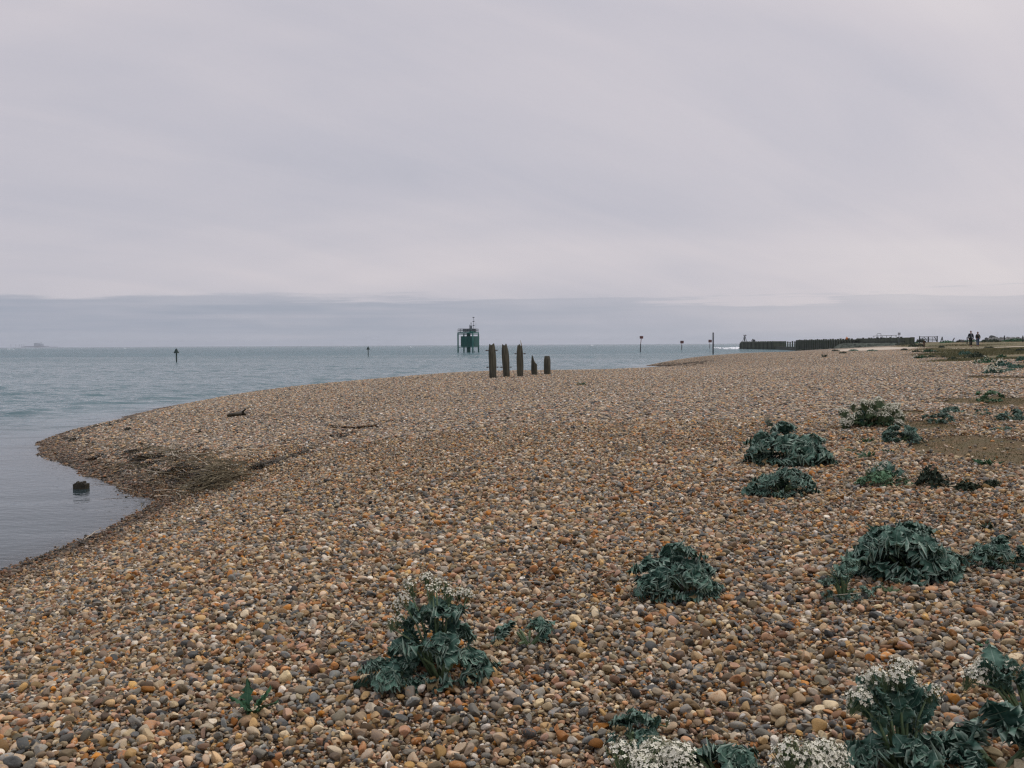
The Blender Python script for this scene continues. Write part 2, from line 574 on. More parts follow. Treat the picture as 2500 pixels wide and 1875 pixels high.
def pebble_color(nt, rnd, pos, tc, mottled=True, sat=1.0):
    base = nt.ramp(rnd, PEB, 'CONSTANT')
    wn = nt.add('ShaderNodeTexWhiteNoise', noise_dimensions='1D')
    nt.val(wn.inputs['W'], nt.math('MULTIPLY', rnd, 913.7))
    r2 = wn.outputs[0]
    hsv = nt.add('ShaderNodeHueSaturation')
    nt.val(hsv.inputs['Value'], nt.math('MULTIPLY_ADD', r2, 0.86, 0.32))
    wn2 = nt.add('ShaderNodeTexWhiteNoise', noise_dimensions='1D')
    nt.val(wn2.inputs['W'], nt.math('MULTIPLY', rnd, 411.3))
    nt.val(hsv.inputs['Saturation'], nt.math('MULTIPLY_ADD', wn2.outputs[0], 0.50 * sat, 0.60 * sat))
    nt.val(hsv.inputs['Color'], base)
    col = hsv.outputs[0]
    if mottled:
        off = nt.vmath('ADD', tc, nt.comb(nt.math('MULTIPLY', rnd, 71.0), nt.math('MULTIPLY', r2, 53.0), 0.0))
        n1 = nt.noise(off, 1.6, 4.0, 0.65, 0.6)
        other = nt.ramp(wn2.outputs[0], PEB, 'CONSTANT')
        col = nt.mix(nt.math('MULTIPLY', nt.smooth(n1, 0.52, 0.66), nt.math('MULTIPLY', r2, 0.75)), col, other)
        n2 = nt.noise(off, 7.0, 3.0, 0.7)
        col = nt.mix(0.55, col, nt.mix(1.0, col, nt.ramp(n2, [(0.25, (0.55, 0.53, 0.50)), (0.75, (1.25, 1.22, 1.2))]), 'MULTIPLY'))
    big = nt.noise(pos, 0.22, 4.0, 0.6)
    col = nt.mix(nt.smooth(big, 0.4, 0.7, 0.0, 0.25), col, nt.mix(1.0, col, C4((0.80, 0.83, 0.86)), 'MULTIPLY'))
    w = wet_factor(nt, pos)
    col = nt.mix(nt.math('MULTIPLY', w, 0.9), col, nt.mix(1.0, col, C4((0.40, 0.33, 0.26)), 'MULTIPLY'))
    return col, w


def pebble_mat(name, attr=None):
    m, nt, bs = new_mat(name)
    pos = nt.add('ShaderNodeNewGeometry').outputs['Position']
    if attr:
        rnd = nt.add('ShaderNodeAttribute', attribute_name=attr).outputs['Fac']
        tc = pos
    else:
        rnd = nt.add('ShaderNodeObjectInfo').outputs['Random']
        tc = nt.add('ShaderNodeTexCoord').outputs['Object']
    col, w = pebble_color(nt, rnd, pos, tc, attr is None, 0.86 if attr else 1.0)
    nt.link(col, bs.inputs['Base Color'])
    nt.link(nt.math('MULTIPLY_ADD', w, -0.38, 0.72), bs.inputs['Roughness'])
    bs.inputs['Specular IOR Level'].default_value = 0.25
    if attr is None:
        nz_ = nt.noise(tc, 9.0, 4.0, 0.65)
        bump(nt, bs, nz_, 0.25, 0.12)
    return m


M_PEB = pebble_mat('flint_pebble')
M_PEB_T = pebble_mat('flint_shingle_far', 'rnd')

# ------------------------------------------------------------------ terrain material
m_ter, nt, bs = new_mat('beach_ground')
pos = nt.add('ShaderNodeNewGeometry').outputs['Position']
vor = nt.add('ShaderNodeTexVoronoi', feature='F1')
nt.val(vor.inputs['Vector'], nt.vmath('MULTIPLY', pos, (1.0, 1.0, 0.3)))
vor.inputs['Scale'].default_value = 30.0
rr = nt.sep(vor.outputs['Color'])[0]
shc, w = pebble_color(nt, rr, pos, pos, False, 0.86)
gap_shade = nt.smooth(vor.outputs['Distance'], 0.25, 0.75, 1.0, 0.30)  # shade between the stones, painted into the ground colour
shc = nt.mix(1.0, shc, nt.comb(gap_shade, gap_shade, gap_shade), 'MULTIPLY')
near = nt.smooth(nt.sep(pos)[1], 110.0, 122.0)            # under the built pebbles: grit, its colour darkened as shade in the gaps
vg = nt.add('ShaderNodeTexVoronoi', feature='F1'); nt.val(vg.inputs['Vector'], pos); vg.inputs['Scale'].default_value = 85.0
grit = nt.mix(nt.sep(vg.outputs['Color'])[0], C4(s2l(46, 38, 30)), C4(s2l(112, 92, 70)))
shc = nt.mix(nt.math('SUBTRACT', 1.0, near), shc, grit)
att_e = nt.add('ShaderNodeAttribute', attribute_name='earth').outputs['Fac']
att_t = nt.add('ShaderNodeAttribute', attribute_name='turf').outputs['Fac']
att_s = nt.add('ShaderNodeAttribute', attribute_name='sand').outputs['Fac']
n1 = nt.noise(pos, 2.3, 6.0, 0.65)
n2 = nt.noise(pos, 14.0, 4.0, 0.7)
ec = nt.mix(nt.smooth(n1, 0.35, 0.65), C4(s2l(112, 92, 66)), C4(s2l(92, 84, 58)))
ec = nt.mix(nt.smooth(n2, 0.45, 0.7, 0.0, 0.7), ec, C4(s2l(70, 62, 44)))
n3 = nt.noise(nt.vmath('MULTIPLY', pos, (1.0, 0.45, 1.0)), 0.28, 5.0, 0.62)
tcn = nt.ramp(n3, [(0.30, s2l(74, 82, 58)), (0.46, s2l(104, 98, 70)), (0.56, s2l(128, 112, 84)), (0.66, s2l(92, 96, 72)), (0.8, s2l(140, 128, 106))])
tcn = nt.mix(nt.smooth(n2, 0.4, 0.7, 0.0, 0.4), tcn, C4(s2l(66, 66, 46)))
col = nt.mix(att_e, shc, ec)
col = nt.mix(att_t, col, tcn)
col = nt.mix(att_s, col, nt.mix(n1, C4(s2l(176, 164, 146)), C4(s2l(200, 188, 172))))
nt.link(col, bs.inputs['Base Color'])
nt.link(nt.math('MULTIPLY_ADD', w, -0.3, 0.88), bs.inputs['Roughness'])
bs.inputs['Specular IOR Level'].default_value = 0.2
bump(nt, bs, nt.math('SUBTRACT', nt.math('MULTIPLY', n2, 0.5), vor.outputs['Distance']), 0.7, 0.03)


def lines(lo, hi, near, k, mid=0.0):
    """grid lines that spread out with distance from mid"""
    xs = [mid]
    while xs[-1] < hi: xs.append(xs[-1] + max(near, k * abs(xs[-1] - mid)))
    ys = [mid]
    while ys[-1] > lo: ys.append(ys[-1] - max(near, k * abs(ys[-1] - mid)))
    return np.array(sorted(set(ys[1:] + xs)))


gx = np.concatenate([lines(-48, 160, 0.22, 0.016, 0.0), [180, 220, 300, 500, 1000, 2500, 6000]])
gy = np.concatenate([[-400, -120, -40, -15], lines(-6, 330, 0.16, 0.011, 4.0)])
GX, GY = np.meshgrid(gx, gy)
GZ = height(GX, GY)


def grid_faces(nx, ny):
    i = np.arange(nx * ny).reshape(ny, nx)
    return np.stack([i[:-1, :-1], i[:-1, 1:], i[1:, 1:], i[1:, :-1]], -1).reshape(-1, 4)


e_m = earth_mask(GX, GY)
t_m = turf_mask(GX, GY)
s_m = np.zeros_like(GX)
for (a, b, c, d) in [(*pz(2240, 843, 2.3)[:2], 5.0, 26.0), (*ground_at(2142, 853).xy, 4.0, 10.0), (*ground_at(2090, 860).xy, 4.0, 8.0), (*pz(2395, 848.5, 2.05)[:2], 7.0, 1.3), (*ground_at(1960, 863).xy, 6.0, 7.0)]:
    dd = np.sqrt(((GX - a) / c) ** 2 + ((GY - b) / d) ** 2)
    s_m = np.maximum(s_m, sst(1.2 - dd + (fbm(GX * 0.5, GY * 0.3, 61, 3) - 0.5) * 0.7, 0, 0.3))
beach = obj('shingle_beach', mesh_np('shingle_beach', np.stack([GX.ravel(), GY.ravel(), GZ.ravel()], 1), grid_faces(len(gx), len(gy)), True, m_ter,
            {'earth': e_m.ravel(), 'turf': t_m.ravel(), 'sand': s_m.ravel()}))
tag(beach, 'brown shingle beach curving round to a low spit', kind='structure')

# ------------------------------------------------------------------ sea
m_sea, nt, bs = new_mat('sea_water')
nt.n.remove(bs)
out = [n for n in nt.n if n.type == 'OUTPUT_MATERIAL'][0]
pos = nt.add('ShaderNodeNewGeometry').outputs['Position']
depth = nt.add('ShaderNodeAttribute', attribute_name='depth').outputs['Fac']
rough_a = nt.add('ShaderNodeAttribute', attribute_name='chop').outputs['Fac']
rp = nt.add('ShaderNodeVectorRotate', rotation_type='Z_AXIS')
nt.val(rp.inputs['Vector'], pos); rp.inputs['Angle'].default_value = R(14)
v = rp.outputs[0]
wa = nt.noise(nt.vmath('MULTIPLY', v, (0.35, 1.0, 1.0)), 0.22, 3.0, 0.5, 0.6)
wb = nt.noise(nt.vmath('MULTIPLY', v, (0.45, 1.0, 1.0)), 1.3, 4.0, 0.55, 0.4)
wc = nt.noise(nt.vmath('MULTIPLY', v, (0.6, 1.0, 1.0)), 8.0, 2.0, 0.5, 0.2)
hgt = nt.math('ADD', nt.math('MULTIPLY', wa, 0.25), nt.math('ADD', nt.math('MULTIPLY', wb, 0.22), nt.math('MULTIPLY', wc, 0.03)))
gust = nt.noise(nt.vmath('MULTIPLY', v, (0.25, 1.0, 1.0)), 0.035, 4.0, 0.55)
hgt = nt.math('MULTIPLY', hgt, nt.math('MULTIPLY', rough_a, nt.smooth(gust, 0.3, 0.7, 0.7, 1.25)))
hgt = nt.math('MULTIPLY', hgt, nt.smooth(nt.sep(pos)[1], 80.0, 320.0, 1.0, 2.4))
hgt = nt.math('ADD', hgt, nt.math('MULTIPLY', wc, 0.007))
bp = nt.add('ShaderNodeBump')
bp.inputs['Strength'].default_value = 1.0
bp.inputs['Distance'].default_value = 1.0
nt.link(hgt, bp.inputs['Height'])
fr = nt.add('ShaderNodeFresnel'); fr.inputs['IOR'].default_value = 1.333
nt.link(bp.outputs[0], fr.inputs['Normal'])
gl = nt.add('ShaderNodeBsdfGlossy'); gl.inputs['Roughness'].default_value = 0.06
gl.inputs['Color'].default_value = (0.93, 0.95, 0.96, 1)
nt.link(bp.outputs[0], gl.inputs['Normal'])
df = nt.add('ShaderNodeBsdfDiffuse')
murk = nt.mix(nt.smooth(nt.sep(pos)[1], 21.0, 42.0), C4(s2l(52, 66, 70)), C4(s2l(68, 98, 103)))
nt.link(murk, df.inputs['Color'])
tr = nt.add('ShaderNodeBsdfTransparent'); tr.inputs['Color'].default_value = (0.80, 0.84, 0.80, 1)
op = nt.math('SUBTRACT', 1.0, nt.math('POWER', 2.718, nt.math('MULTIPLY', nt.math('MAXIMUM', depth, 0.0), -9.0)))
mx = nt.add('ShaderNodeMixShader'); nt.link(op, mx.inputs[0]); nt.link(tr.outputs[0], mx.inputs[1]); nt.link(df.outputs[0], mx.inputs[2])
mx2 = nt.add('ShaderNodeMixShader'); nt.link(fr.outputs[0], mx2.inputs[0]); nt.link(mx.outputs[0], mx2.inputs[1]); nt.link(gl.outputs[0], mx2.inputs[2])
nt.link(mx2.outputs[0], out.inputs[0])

sea_s = np.concatenate([-np.geomspace(9, 0.64, 10), np.linspace(-0.60, 0.34, 560), np.geomspace(0.36, 9, 12)])
rows = [-14.0, -10, -6, -3, 0, 3, 6, 8]
while rows[-1] < 12500:
    y = rows[-1]
    rows.append(y + (max(0.13, 0.0042 * y) if y < 330 else 0.05 * y))
sea_y = np.array(rows)
SS, SY = np.meshgrid(sea_s, sea_y)
SX = SS * (SY + 18.0)
SD = np.full(SX.shape, 4.0)
nearm = (SX > -42) & (SX < 150) & (SY < 320)
SD[nearm] = -height(SX[nearm], SY[nearm], True)
chop = 0.07 + 0.93 * sst(SY + 0.35 * (-SX - 12), 23, 44) * (0.35 + 0.65 * sst(SD, 0.1, 1.2))
rw = np.random.default_rng(12)
SZ = np.zeros_like(SX)
spacing = np.maximum(0.13, 0.0042 * SY)
for i in range(34):
    wl = 0.45 * (3.6 / 0.45) ** (i / 33.0) * rw.uniform(0.9, 1.1)
    th = R(96) + rw.normal() * R(26)
    kx, ky = math.cos(th) * 2 * PI / wl, math.sin(th) * 2 * PI / wl
    amp = 0.043 * wl / (2 * PI)
    fade = sst(wl / spacing, 2.2, 4.0)
    SZ += fade * amp * np.sin(kx * SX + ky * SY + rw.uniform(0, 6.28) + 0.55 * (fbm(SX * 0.11, SY * 0.11, 200 + i, 2) - 0.5) * 6.28)
SZ *= chop * (0.45 + 1.1 * fbm(SX * 0.03, SY * 0.05, 77, 3)) * sst(330 - SY, 0, 60)
SZ -= 0.25 * SZ.std() * chop
sea = obj('sea', mesh_np('sea', np.stack([SX.ravel(), SY.ravel(), SZ.ravel()], 1), grid_faces(len(sea_s), len(sea_y)), True, m_sea,
                         {'depth': SD.ravel(), 'chop': chop.ravel()}))
tag(sea, 'grey green sea with small waves reaching to the horizon', kind='structure')

# ------------------------------------------------------------------ pebbles
NVAR = 26


def ico(sub):
    bm = bmesh.new()
    bmesh.ops.create_icosphere(bm, subdivisions=sub, radius=1.0)
    V = np.array([v.co[:] for v in bm.verts]); F = np.array([[v.index for v in f.verts] for f in bm.faces])
    bm.free()
    return V, F


def peb_params(i):
    r = np.random.default_rng(100 + i)
    d = {}
    d['lobes'] = [(r.normal(size=3), r.uniform(-0.38, 0.38), r.uniform(0.35, 0.95)) for _ in range(8)]
    d['cuts'] = [(r.normal(size=3), r.uniform(0.36 if i % 2 else 0.5, 0.85)) for _ in range(int(r.integers(2, 9)) if i % 2 else int(r.integers(1, 5)))]
    d['pw'] = r.uniform(0.72, 1.0)
    d['ax'] = (1.0, r.uniform(0.50, 0.86), r.uniform(0.40, 0.68))
    d['bend'] = r.uniform(-0.6, 0.6)
    d['taper'] = r.uniform(-0.3, 0.3)
    return d


def shape_pebble(V, d):
    P = V.copy()
    P = np.sign(P) * np.abs(P) ** d['pw']
    rad = np.ones(len(P))
    for n, a, s in d['lobes']:
        n = n / np.linalg.norm(n)
        rad += a * np.exp(-((1 - V @ n) / s) ** 2)
    P = P * rad[:, None]
    for n, off in d['cuts']:
        n = n / np.linalg.norm(n)
        e = P @ n - off
        P = P - np.where(e > 0, e * 0.9, 0)[:, None] * n
    P = P * np.array(d['ax'])
    P[:, 1] *= 1 + d['taper'] * P[:, 0]
    P[:, 1] += d['bend'] * (P[:, 0] ** 2 - 0.4) * 0.5
    P -= (P.max(0) + P.min(0)) / 2
    return P / np.abs(P[:, 0]).max()


VARS = [peb_params(i) for i in range(NVAR)]
V4, F4 = ico(4); V2, F2 = ico(2); V1, F1 = ico(1)
hi_col = bpy.data.collections.new('pebble_shapes')
lo_col = bpy.data.collections.new('pebble_shapes_small')
PEB_ME = []; AX = []; PEB_LO = []
for i, d in enumerate(VARS):
    P = shape_pebble(V4, d)
    AX.append(np.abs(P).max(0))
    me = mesh_np('pebble_shape_%02d' % i, P, F4, True, M_PEB)
    PEB_ME.append(me)
    hi_col.objects.link(bpy.data.objects.new('pebble_shape_%02d' % i, me))
    P2 = shape_pebble(V2, d)
    lo_col.objects.link(bpy.data.objects.new('pebble_small_%02d' % i, mesh_np('pebble_small_%02d' % i, P2, F2, True, M_PEB)))
    PEB_LO.append(shape_pebble(V1, d) * 1.12)
AX = np.array(AX)

# settle one toroidal tile of stones: each new stone comes to rest on those below it
TL, TR = 1.6, 0.004
NG = int(round(TL / TR)); TR = TL / NG
Hm = np.zeros((NG, NG)); Own = np.full((NG, NG), -1, np.int32)
tile = []
r = np.random.default_rng(3)
cover = 0.0
while cover < 2.05 * TL * TL:
    vi = int(r.integers(NVAR))
    a = float(np.clip(0.0081 * math.exp(r.normal() * 0.55), 0.0041, 0.033))
    ax = AX[vi] * a
    yaw = r.uniform(0, 2 * PI)
    k = int(math.ceil(a / TR))
    gxx, gyy = np.meshgrid(np.arange(-k, k + 1) * TR, np.arange(-k, k + 1) * TR, indexing='ij')
    u = (gxx * math.cos(yaw) + gyy * math.sin(yaw)) / ax[0]
    w_ = (-gxx * math.sin(yaw) + gyy * math.cos(yaw)) / ax[1]
    q = 1 - u * u - w_ * w_
    ins = q > 0
    hh = ax[2] * np.sqrt(np.maximum(q, 0))
    best = None
    for _ in range(4):
        ci, cj = int(r.integers(NG)), int(r.integers(NG))
        I = (ci + np.arange(-k, k + 1)) % NG; J = (cj + np.arange(-k, k + 1)) % NG
        sub = Hm[np.ix_(I, J)]
        val = np.where(ins, sub + hh, -1)
        zc = np.partition(val[ins], -max(1, ins.sum() // 10))[-max(1, ins.sum() // 10)] if ins.sum() > 8 else val.max()
        if best is None or zc < best[0]: best = (zc, ci, cj, I, J)
    zc, ci, cj, I, J = best
    zc = max(zc - 0.15 * ax[2], ax[2] * 0.6)
    sub = Hm[np.ix_(I, J)]; own = Own[np.ix_(I, J)]
    top = zc + hh
    up = ins & (top > sub)
    sub[up] = top[up]; own[up] = len(tile)
    Hm[np.ix_(I, J)] = sub; Own[np.ix_(I, J)] = own
    tile.append((ci * TR, cj * TR, zc, vi, a, yaw))
    cover += PI * ax[0] * ax[1]
tile = np.array(tile)
cnt = np.bincount(Own[Own >= 0].ravel(), minlength=len(tile))
keep = cnt >= 4
tile = tile[keep]; cnt = cnt[keep]
Hmean = float(Hm.mean())
print('tile stones', len(tile), 'per m2', len(tile) / TL / TL, 'Hmean', Hmean)


GA = 0.47
GC, GS = math.cos(GA), math.sin(GA)


def scatter(y0, y1, margin, sizef=1.0):
    xs = []
    rad = math.hypot(y1, 0.535 * y1 + margin) + TL
    for ty in np.arange(math.floor(-rad / TL) * TL, rad, TL):
        for tx in np.arange(math.floor(-rad / TL) * TL, rad, TL):
            mx_, my_ = tx + TL / 2, ty + TL / 2
            wx_, wy_ = mx_ * GC - my_ * GS, mx_ * GS + my_ * GC
            if wy_ < y0 - 1.5 or wy_ > y1 + 1.5 or abs(wx_) > 0.535 * wy_ + margin + 2.5: continue
            T = tile.copy()
            T[:, 0] += tx; T[:, 1] += ty
            xs.append(T)
    T = np.concatenate(xs)
    T[:, 0], T[:, 1] = T[:, 0] * GC - T[:, 1] * GS, T[:, 0] * GS + T[:, 1] * GC
    T[:, 5] += GA
    ok = (T[:, 1] >= y0) & (T[:, 1] < y1) & (np.abs(T[:, 0]) < 0.535 * T[:, 1] + margin)
    T = T[ok]
    z = height(T[:, 0], T[:, 1])
    em = earth_mask(T[:, 0], T[:, 1])
    tm = turf_mask(T[:, 0], T[:, 1])
    bare = np.maximum(em, tm)
    ok = (z > -0.42) & (RNG.random(len(T)) > np.clip(bare * 1.15, 0, 0.985))
    return T[ok], z[ok]


def points_object(name, T, z, colr, sizef):
    n = len(T)
    me = bpy.data.meshes.new(name)
    co = np.stack([T[:, 0], T[:, 1], z + T[:, 2] - Hmean * 0.55], 1).astype(np.float32)
    me.vertices.add(n); me.vertices.foreach_set('co', co.ravel())
    rot = np.stack([RNG.normal(0, 0.42, n), RNG.normal(0, 0.40, n), T[:, 5] + 0], 1).astype(np.float32)
    flip = RNG.random(n) < 0.5
    rot[flip, 0] += PI
    a = me.attributes.new('prot', 'FLOAT_VECTOR', 'POINT'); a.data.foreach_set('vector', rot.ravel())
    s = np.repeat(T[:, 4:5] * sizef, 3, 1).astype(np.float32)
    s *= (0.80 + 0.42 * fbm(T[:, 0] * 0.5, T[:, 1] * 0.5, 83, 3))[:, None]
    s *= RNG.uniform(0.9, 1.1, (n, 3))
    a = me.attributes.new('pscl', 'FLOAT_VECTOR', 'POINT'); a.data.foreach_set('vector', s.astype(np.float32).ravel())
    a = me.attributes.new('pidx', 'INT', 'POINT'); a.data.foreach_set('value', T[:, 3].astype(np.int32))
    o = obj(name, me)
    instancer(o, colr)
    return o


def instancer(o, colr):
    g = bpy.data.node_groups.new(o.name + '_scatter', 'GeometryNodeTree')
    g.interface.new_socket(name='Geometry', in_out='INPUT', socket_type='NodeSocketGeometry')
    g.interface.new_socket(name='Geometry', in_out='OUTPUT', socket_type='NodeSocketGeometry')
    N = g.nodes; L = g.links
    gi = N.new('NodeGroupInput'); go = N.new('NodeGroupOutput')
    ci = N.new('GeometryNodeCollectionInfo'); ci.inputs['Collection'].default_value = colr
    ci.inputs['Separate Children'].default_value = True; ci.inputs['Reset Children'].default_value = True
    ip = N.new('GeometryNodeInstanceOnPoints'); ip.inputs['Pick Instance'].default_value = True

    def na(nm, ty):
        x = N.new('GeometryNodeInputNamedAttribute'); x.data_type = ty; x.inputs['Name'].default_value = nm
        return x.outputs['Attribute']
    er = N.new('FunctionNodeEulerToRotation')
    L.new(na('prot', 'FLOAT_VECTOR'), er.inputs[0])
    L.new(gi.outputs[0], ip.inputs['Points']); L.new(ci.outputs[0], ip.inputs['Instance'])
    L.new(na('pidx', 'INT'), ip.inputs['Instance Index'])
    L.new(er.outputs[0], ip.inputs['Rotation']); L.new(na('pscl', 'FLOAT_VECTOR'), ip.inputs['Scale'])
    L.new(ip.outputs[0], go.inputs[0])
    md = o.modifiers.new('scatter', 'NODES'); md.node_group = g


Y_A, Y_B, Y_C = 9.5, 18.5, 120.0
T0, z0 = scatter(1.4, Y_A, 2.2)
# the 300 stones that show largest stand as parts of the beach
dist = np.sqrt(T0[:, 0] ** 2 + T0[:, 1] ** 2 + (EYE - z0) ** 2)
d3 = np.stack([T0[:, 0], T0[:, 1], z0 - EYE], 1) @ CR       # camera coordinates
px_ = CX + FPX * d3[:, 0] / -d3[:, 2]; py_ = CY - FPX * d3[:, 1] / -d3[:, 2]
seen = (px_ > 10) & (px_ < 2490) & (py_ < 1862) & (T0[:, 2] > np.median(T0[:, 2]) * 0.9)
score = np.where(seen, T0[:, 4] / dist, 0)
top300 = np.argsort(-score)[:300]
for i in top300:
    o = bpy.data.objects.new('pebble', PEB_ME[int(T0[i, 3])])
    o.location = (T0[i, 0], T0[i, 1], z0[i] + T0[i, 2] - Hmean * 0.55)
    o.rotation_euler = (RNG.normal(0, 0.35), RNG.normal(0, 0.35), T0[i, 5])
    o.scale = [T0[i, 4]] * 3
    link(o, beach)
msk = np.ones(len(T0), bool); msk[top300] = False
sh0 = points_object('shingle', T0[msk], z0[msk], hi_col, 1.0)
tag(sh0, 'loose brown and grey flint pebbles covering the near beach', 'shingle', kind='stuff')
T1, z1 = scatter(Y_A, Y_B, 2.6)
sh1 = points_object('shingle', T1, z1, lo_col, 1.0)
tag(sh1, 'loose flint pebbles across the middle of the beach', 'shingle', kind='stuff')
print('pebbles', len(T0), len(T1))

# far shingle: square-metre patches of small stones
far_col = bpy.data.collections.new('shingle_patches')
for q in range(4):
    qx, qy = (q % 2) * TL / 2, (q // 2) * TL / 2
    S = tile[(tile[:, 0] >= qx) & (tile[:, 0] < qx + TL / 2) & (tile[:, 1] >= qy) & (tile[:, 1] < qy + TL / 2)]
    n = len(S)
    base = np.stack([PEB_LO[int(v)] for v in S[:, 3]])           # n,12,3
    base = base * S[:, 4][:, None, None]
    c, s_ = np.cos(S[:, 5]), np.sin(S[:, 5])
    X = base[..., 0] * c[:, None] - base[..., 1] * s_[:, None] + (S[:, 0] - qx - TL / 4)[:, None]
    Yv = base[..., 0] * s_[:, None] + base[..., 1] * c[:, None] + (S[:, 1] - qy - TL / 4)[:, None]
    Z = base[..., 2] + (S[:, 2] - Hmean * 0.55)[:, None]
    VV = np.stack([X, Yv, Z], -1).reshape(-1, 3)
    FF = (F1[None] + (np.arange(n) * 12)[:, None, None]).reshape(-1, 3)
    rn = np.repeat(np.random.default_rng(50 + q).random(n), 12)
    far_col.objects.link(bpy.data.objects.new('shingle_patch_%d' % q, mesh_np('shingle_patch_%d' % q, VV, FF, True, M_PEB_T, {'rnd': rn})))
tx = []
ii, jj = np.meshgrid((np.arange(-175, 175) + 0.5) * TL / 2, (np.arange(-175, 175) + 0.5) * TL / 2)
tx = np.stack([(ii * GC - jj * GS).ravel(), (ii * GS + jj * GC).ravel()], 1)
tx = tx[(tx[:, 1] > Y_B - 0.3) & (tx[:, 1] < Y_C) & (np.abs(tx[:, 0]) < 0.535 * tx[:, 1] + 6)]
z = height(tx[:, 0], tx[:, 1])
bare = np.maximum(np.maximum(earth_mask(tx[:, 0], tx[:, 1]), turf_mask(tx[:, 0], tx[:, 1])), 0)
ok = (z > -0.3) & (RNG.random(len(tx)) > np.clip(bare * 1.2 - 0.1, 0, 1))
tx = tx[ok]; z = z[ok]
dzx = (height(tx[:, 0] + 0.4, tx[:, 1]) - height(tx[:, 0] - 0.4, tx[:, 1])) / 0.8
dzy = (height(tx[:, 0], tx[:, 1] + 0.4) - height(tx[:, 0], tx[:, 1] - 0.4)) / 0.8
n = len(tx)
psi = RNG.uniform(0, 2 * PI, n)
me = bpy.data.meshes.new('shingle')
me.vertices.add(n); me.vertices.foreach_set('co', np.stack([tx[:, 0], tx[:, 1], z], 1).astype(np.float32).ravel())
a = me.attributes.new('prot', 'FLOAT_VECTOR', 'POINT'); a.data.foreach_set('vector', np.stack([np.arctan(dzy * np.cos(psi) - dzx * np.sin(psi)), -np.arctan(dzx * np.cos(psi) + dzy * np.sin(psi)), psi], 1).astype(np.float32).ravel())
sg = np.where(RNG.random((n, 2)) < 0.5, -1.0, 1.0)
a = me.attributes.new('pscl', 'FLOAT_VECTOR', 'POINT'); a.data.foreach_set('vector', np.stack([sg[:, 0] * 1.15, sg[:, 1] * 1.15, np.ones(n)], 1).astype(np.float32).ravel())
a = me.attributes.new('pidx', 'INT', 'POINT'); a.data.foreach_set('value', RNG.integers(0, 4, n).astype(np.int32))
sh2 = obj('shingle', me)
instancer(sh2, far_col)
tag(sh2, 'fine looking flint shingle on the far beach and around the posts', 'shingle', kind='stuff')
print('far patches', n)

# ------------------------------------------------------------------ materials for the built things
M_WOODP = simple_mat('weathered_timber', (46, 47, 40), (102, 99, 84), 6.0, 0.9, 0.9, 0.03, (1.0, 1.0, 0.10))
M_WOODP2 = simple_mat('weathered_timber_dark', (50, 48, 42), (92, 86, 74), 6.0, 0.9, 0.8, 0.02, (1.0, 1.0, 0.12))
M_PALE = simple_mat('bleached_wood', (150, 140, 122), (186, 178, 160), 20.0, 0.85, 0.3, 0.004)
M_RUST = simple_mat('rusty_iron', (58, 44, 38), (92, 66, 50), 20.0, 0.85, 0.4, 0.004)
M_GREEN = simple_mat('green_marker_paint', (20, 84, 78), (30, 106, 98), 1.2, 0.55, 0.1, 0.01, spec=0.4)
M_GREEND = simple_mat('dark_green_panel', (18, 70, 64), (28, 90, 82), 1.0, 0.65, 0.1, 0.01)
M_GREENL = simple_mat('pale_green_paint', (70, 130, 116), (92, 150, 136), 2.0, 0.6, 0.1, 0.01)
M_MARK = simple_mat('green_beacon_paint', (16, 40, 38), (24, 54, 48), 4.0, 0.6, 0.1, 0.005)
M_RED = simple_mat('red_marker_paint', (96, 42, 38), (126, 56, 48), 3.0, 0.65, 0.1, 0.01)
M_GALV = simple_mat('galvanised_steel', (86, 94, 98), (120, 126, 130), 3.0, 0.5, 0.05, 0.005, metal=0.3)
M_DARK = simple_mat('dark_steel', (34, 38, 42), (56, 60, 64), 3.0, 0.6, 0.1, 0.005)
M_LGREY = simple_mat('pale_grey_sign', (150, 152, 158), (174, 176, 182), 2.0, 0.6, 0.0)
M_WEED = simple_mat('wet_seaweed', (34, 32, 24), (70, 62, 46), 30.0, 0.55, 0.6, 0.004)
M_REED = simple_mat('dry_reed_litter', (84, 77, 58), (132, 122, 98), 20.0, 0.9, 0.0)
M_ROCK = simple_mat('grey_rock', (66, 70, 72), (118, 118, 112), 2.2, 0.9, 0.9, 0.06)
M_ROCKD = simple_mat('weedy_rock', (52, 58, 54), (96, 98, 90), 1.6, 0.85, 0.9, 0.06)
M_CONC = simple_mat('old_concrete', (96, 100, 96), (128, 130, 122), 1.2, 0.9, 0.4, 0.02)
M_TIMBG = simple_mat('algae_timber', (54, 64, 54), (98, 102, 84), 1.5, 0.9, 0.6, 0.03, (1, 1, 0.2))
M_TIMBD = simple_mat('tarred_timber', (42, 48, 42), (68, 72, 60), 1.5, 0.85, 0.6, 0.03, (1, 1, 0.2))
M_ORANGE = simple_mat('orange_buoy', (196, 112, 44), (214, 132, 60), 3.0, 0.6, 0.0)
M_FOAM, _nt, _bs = new_mat('foam')
_bs.inputs['Base Color'].default_value = (0.78, 0.80, 0.82, 1)


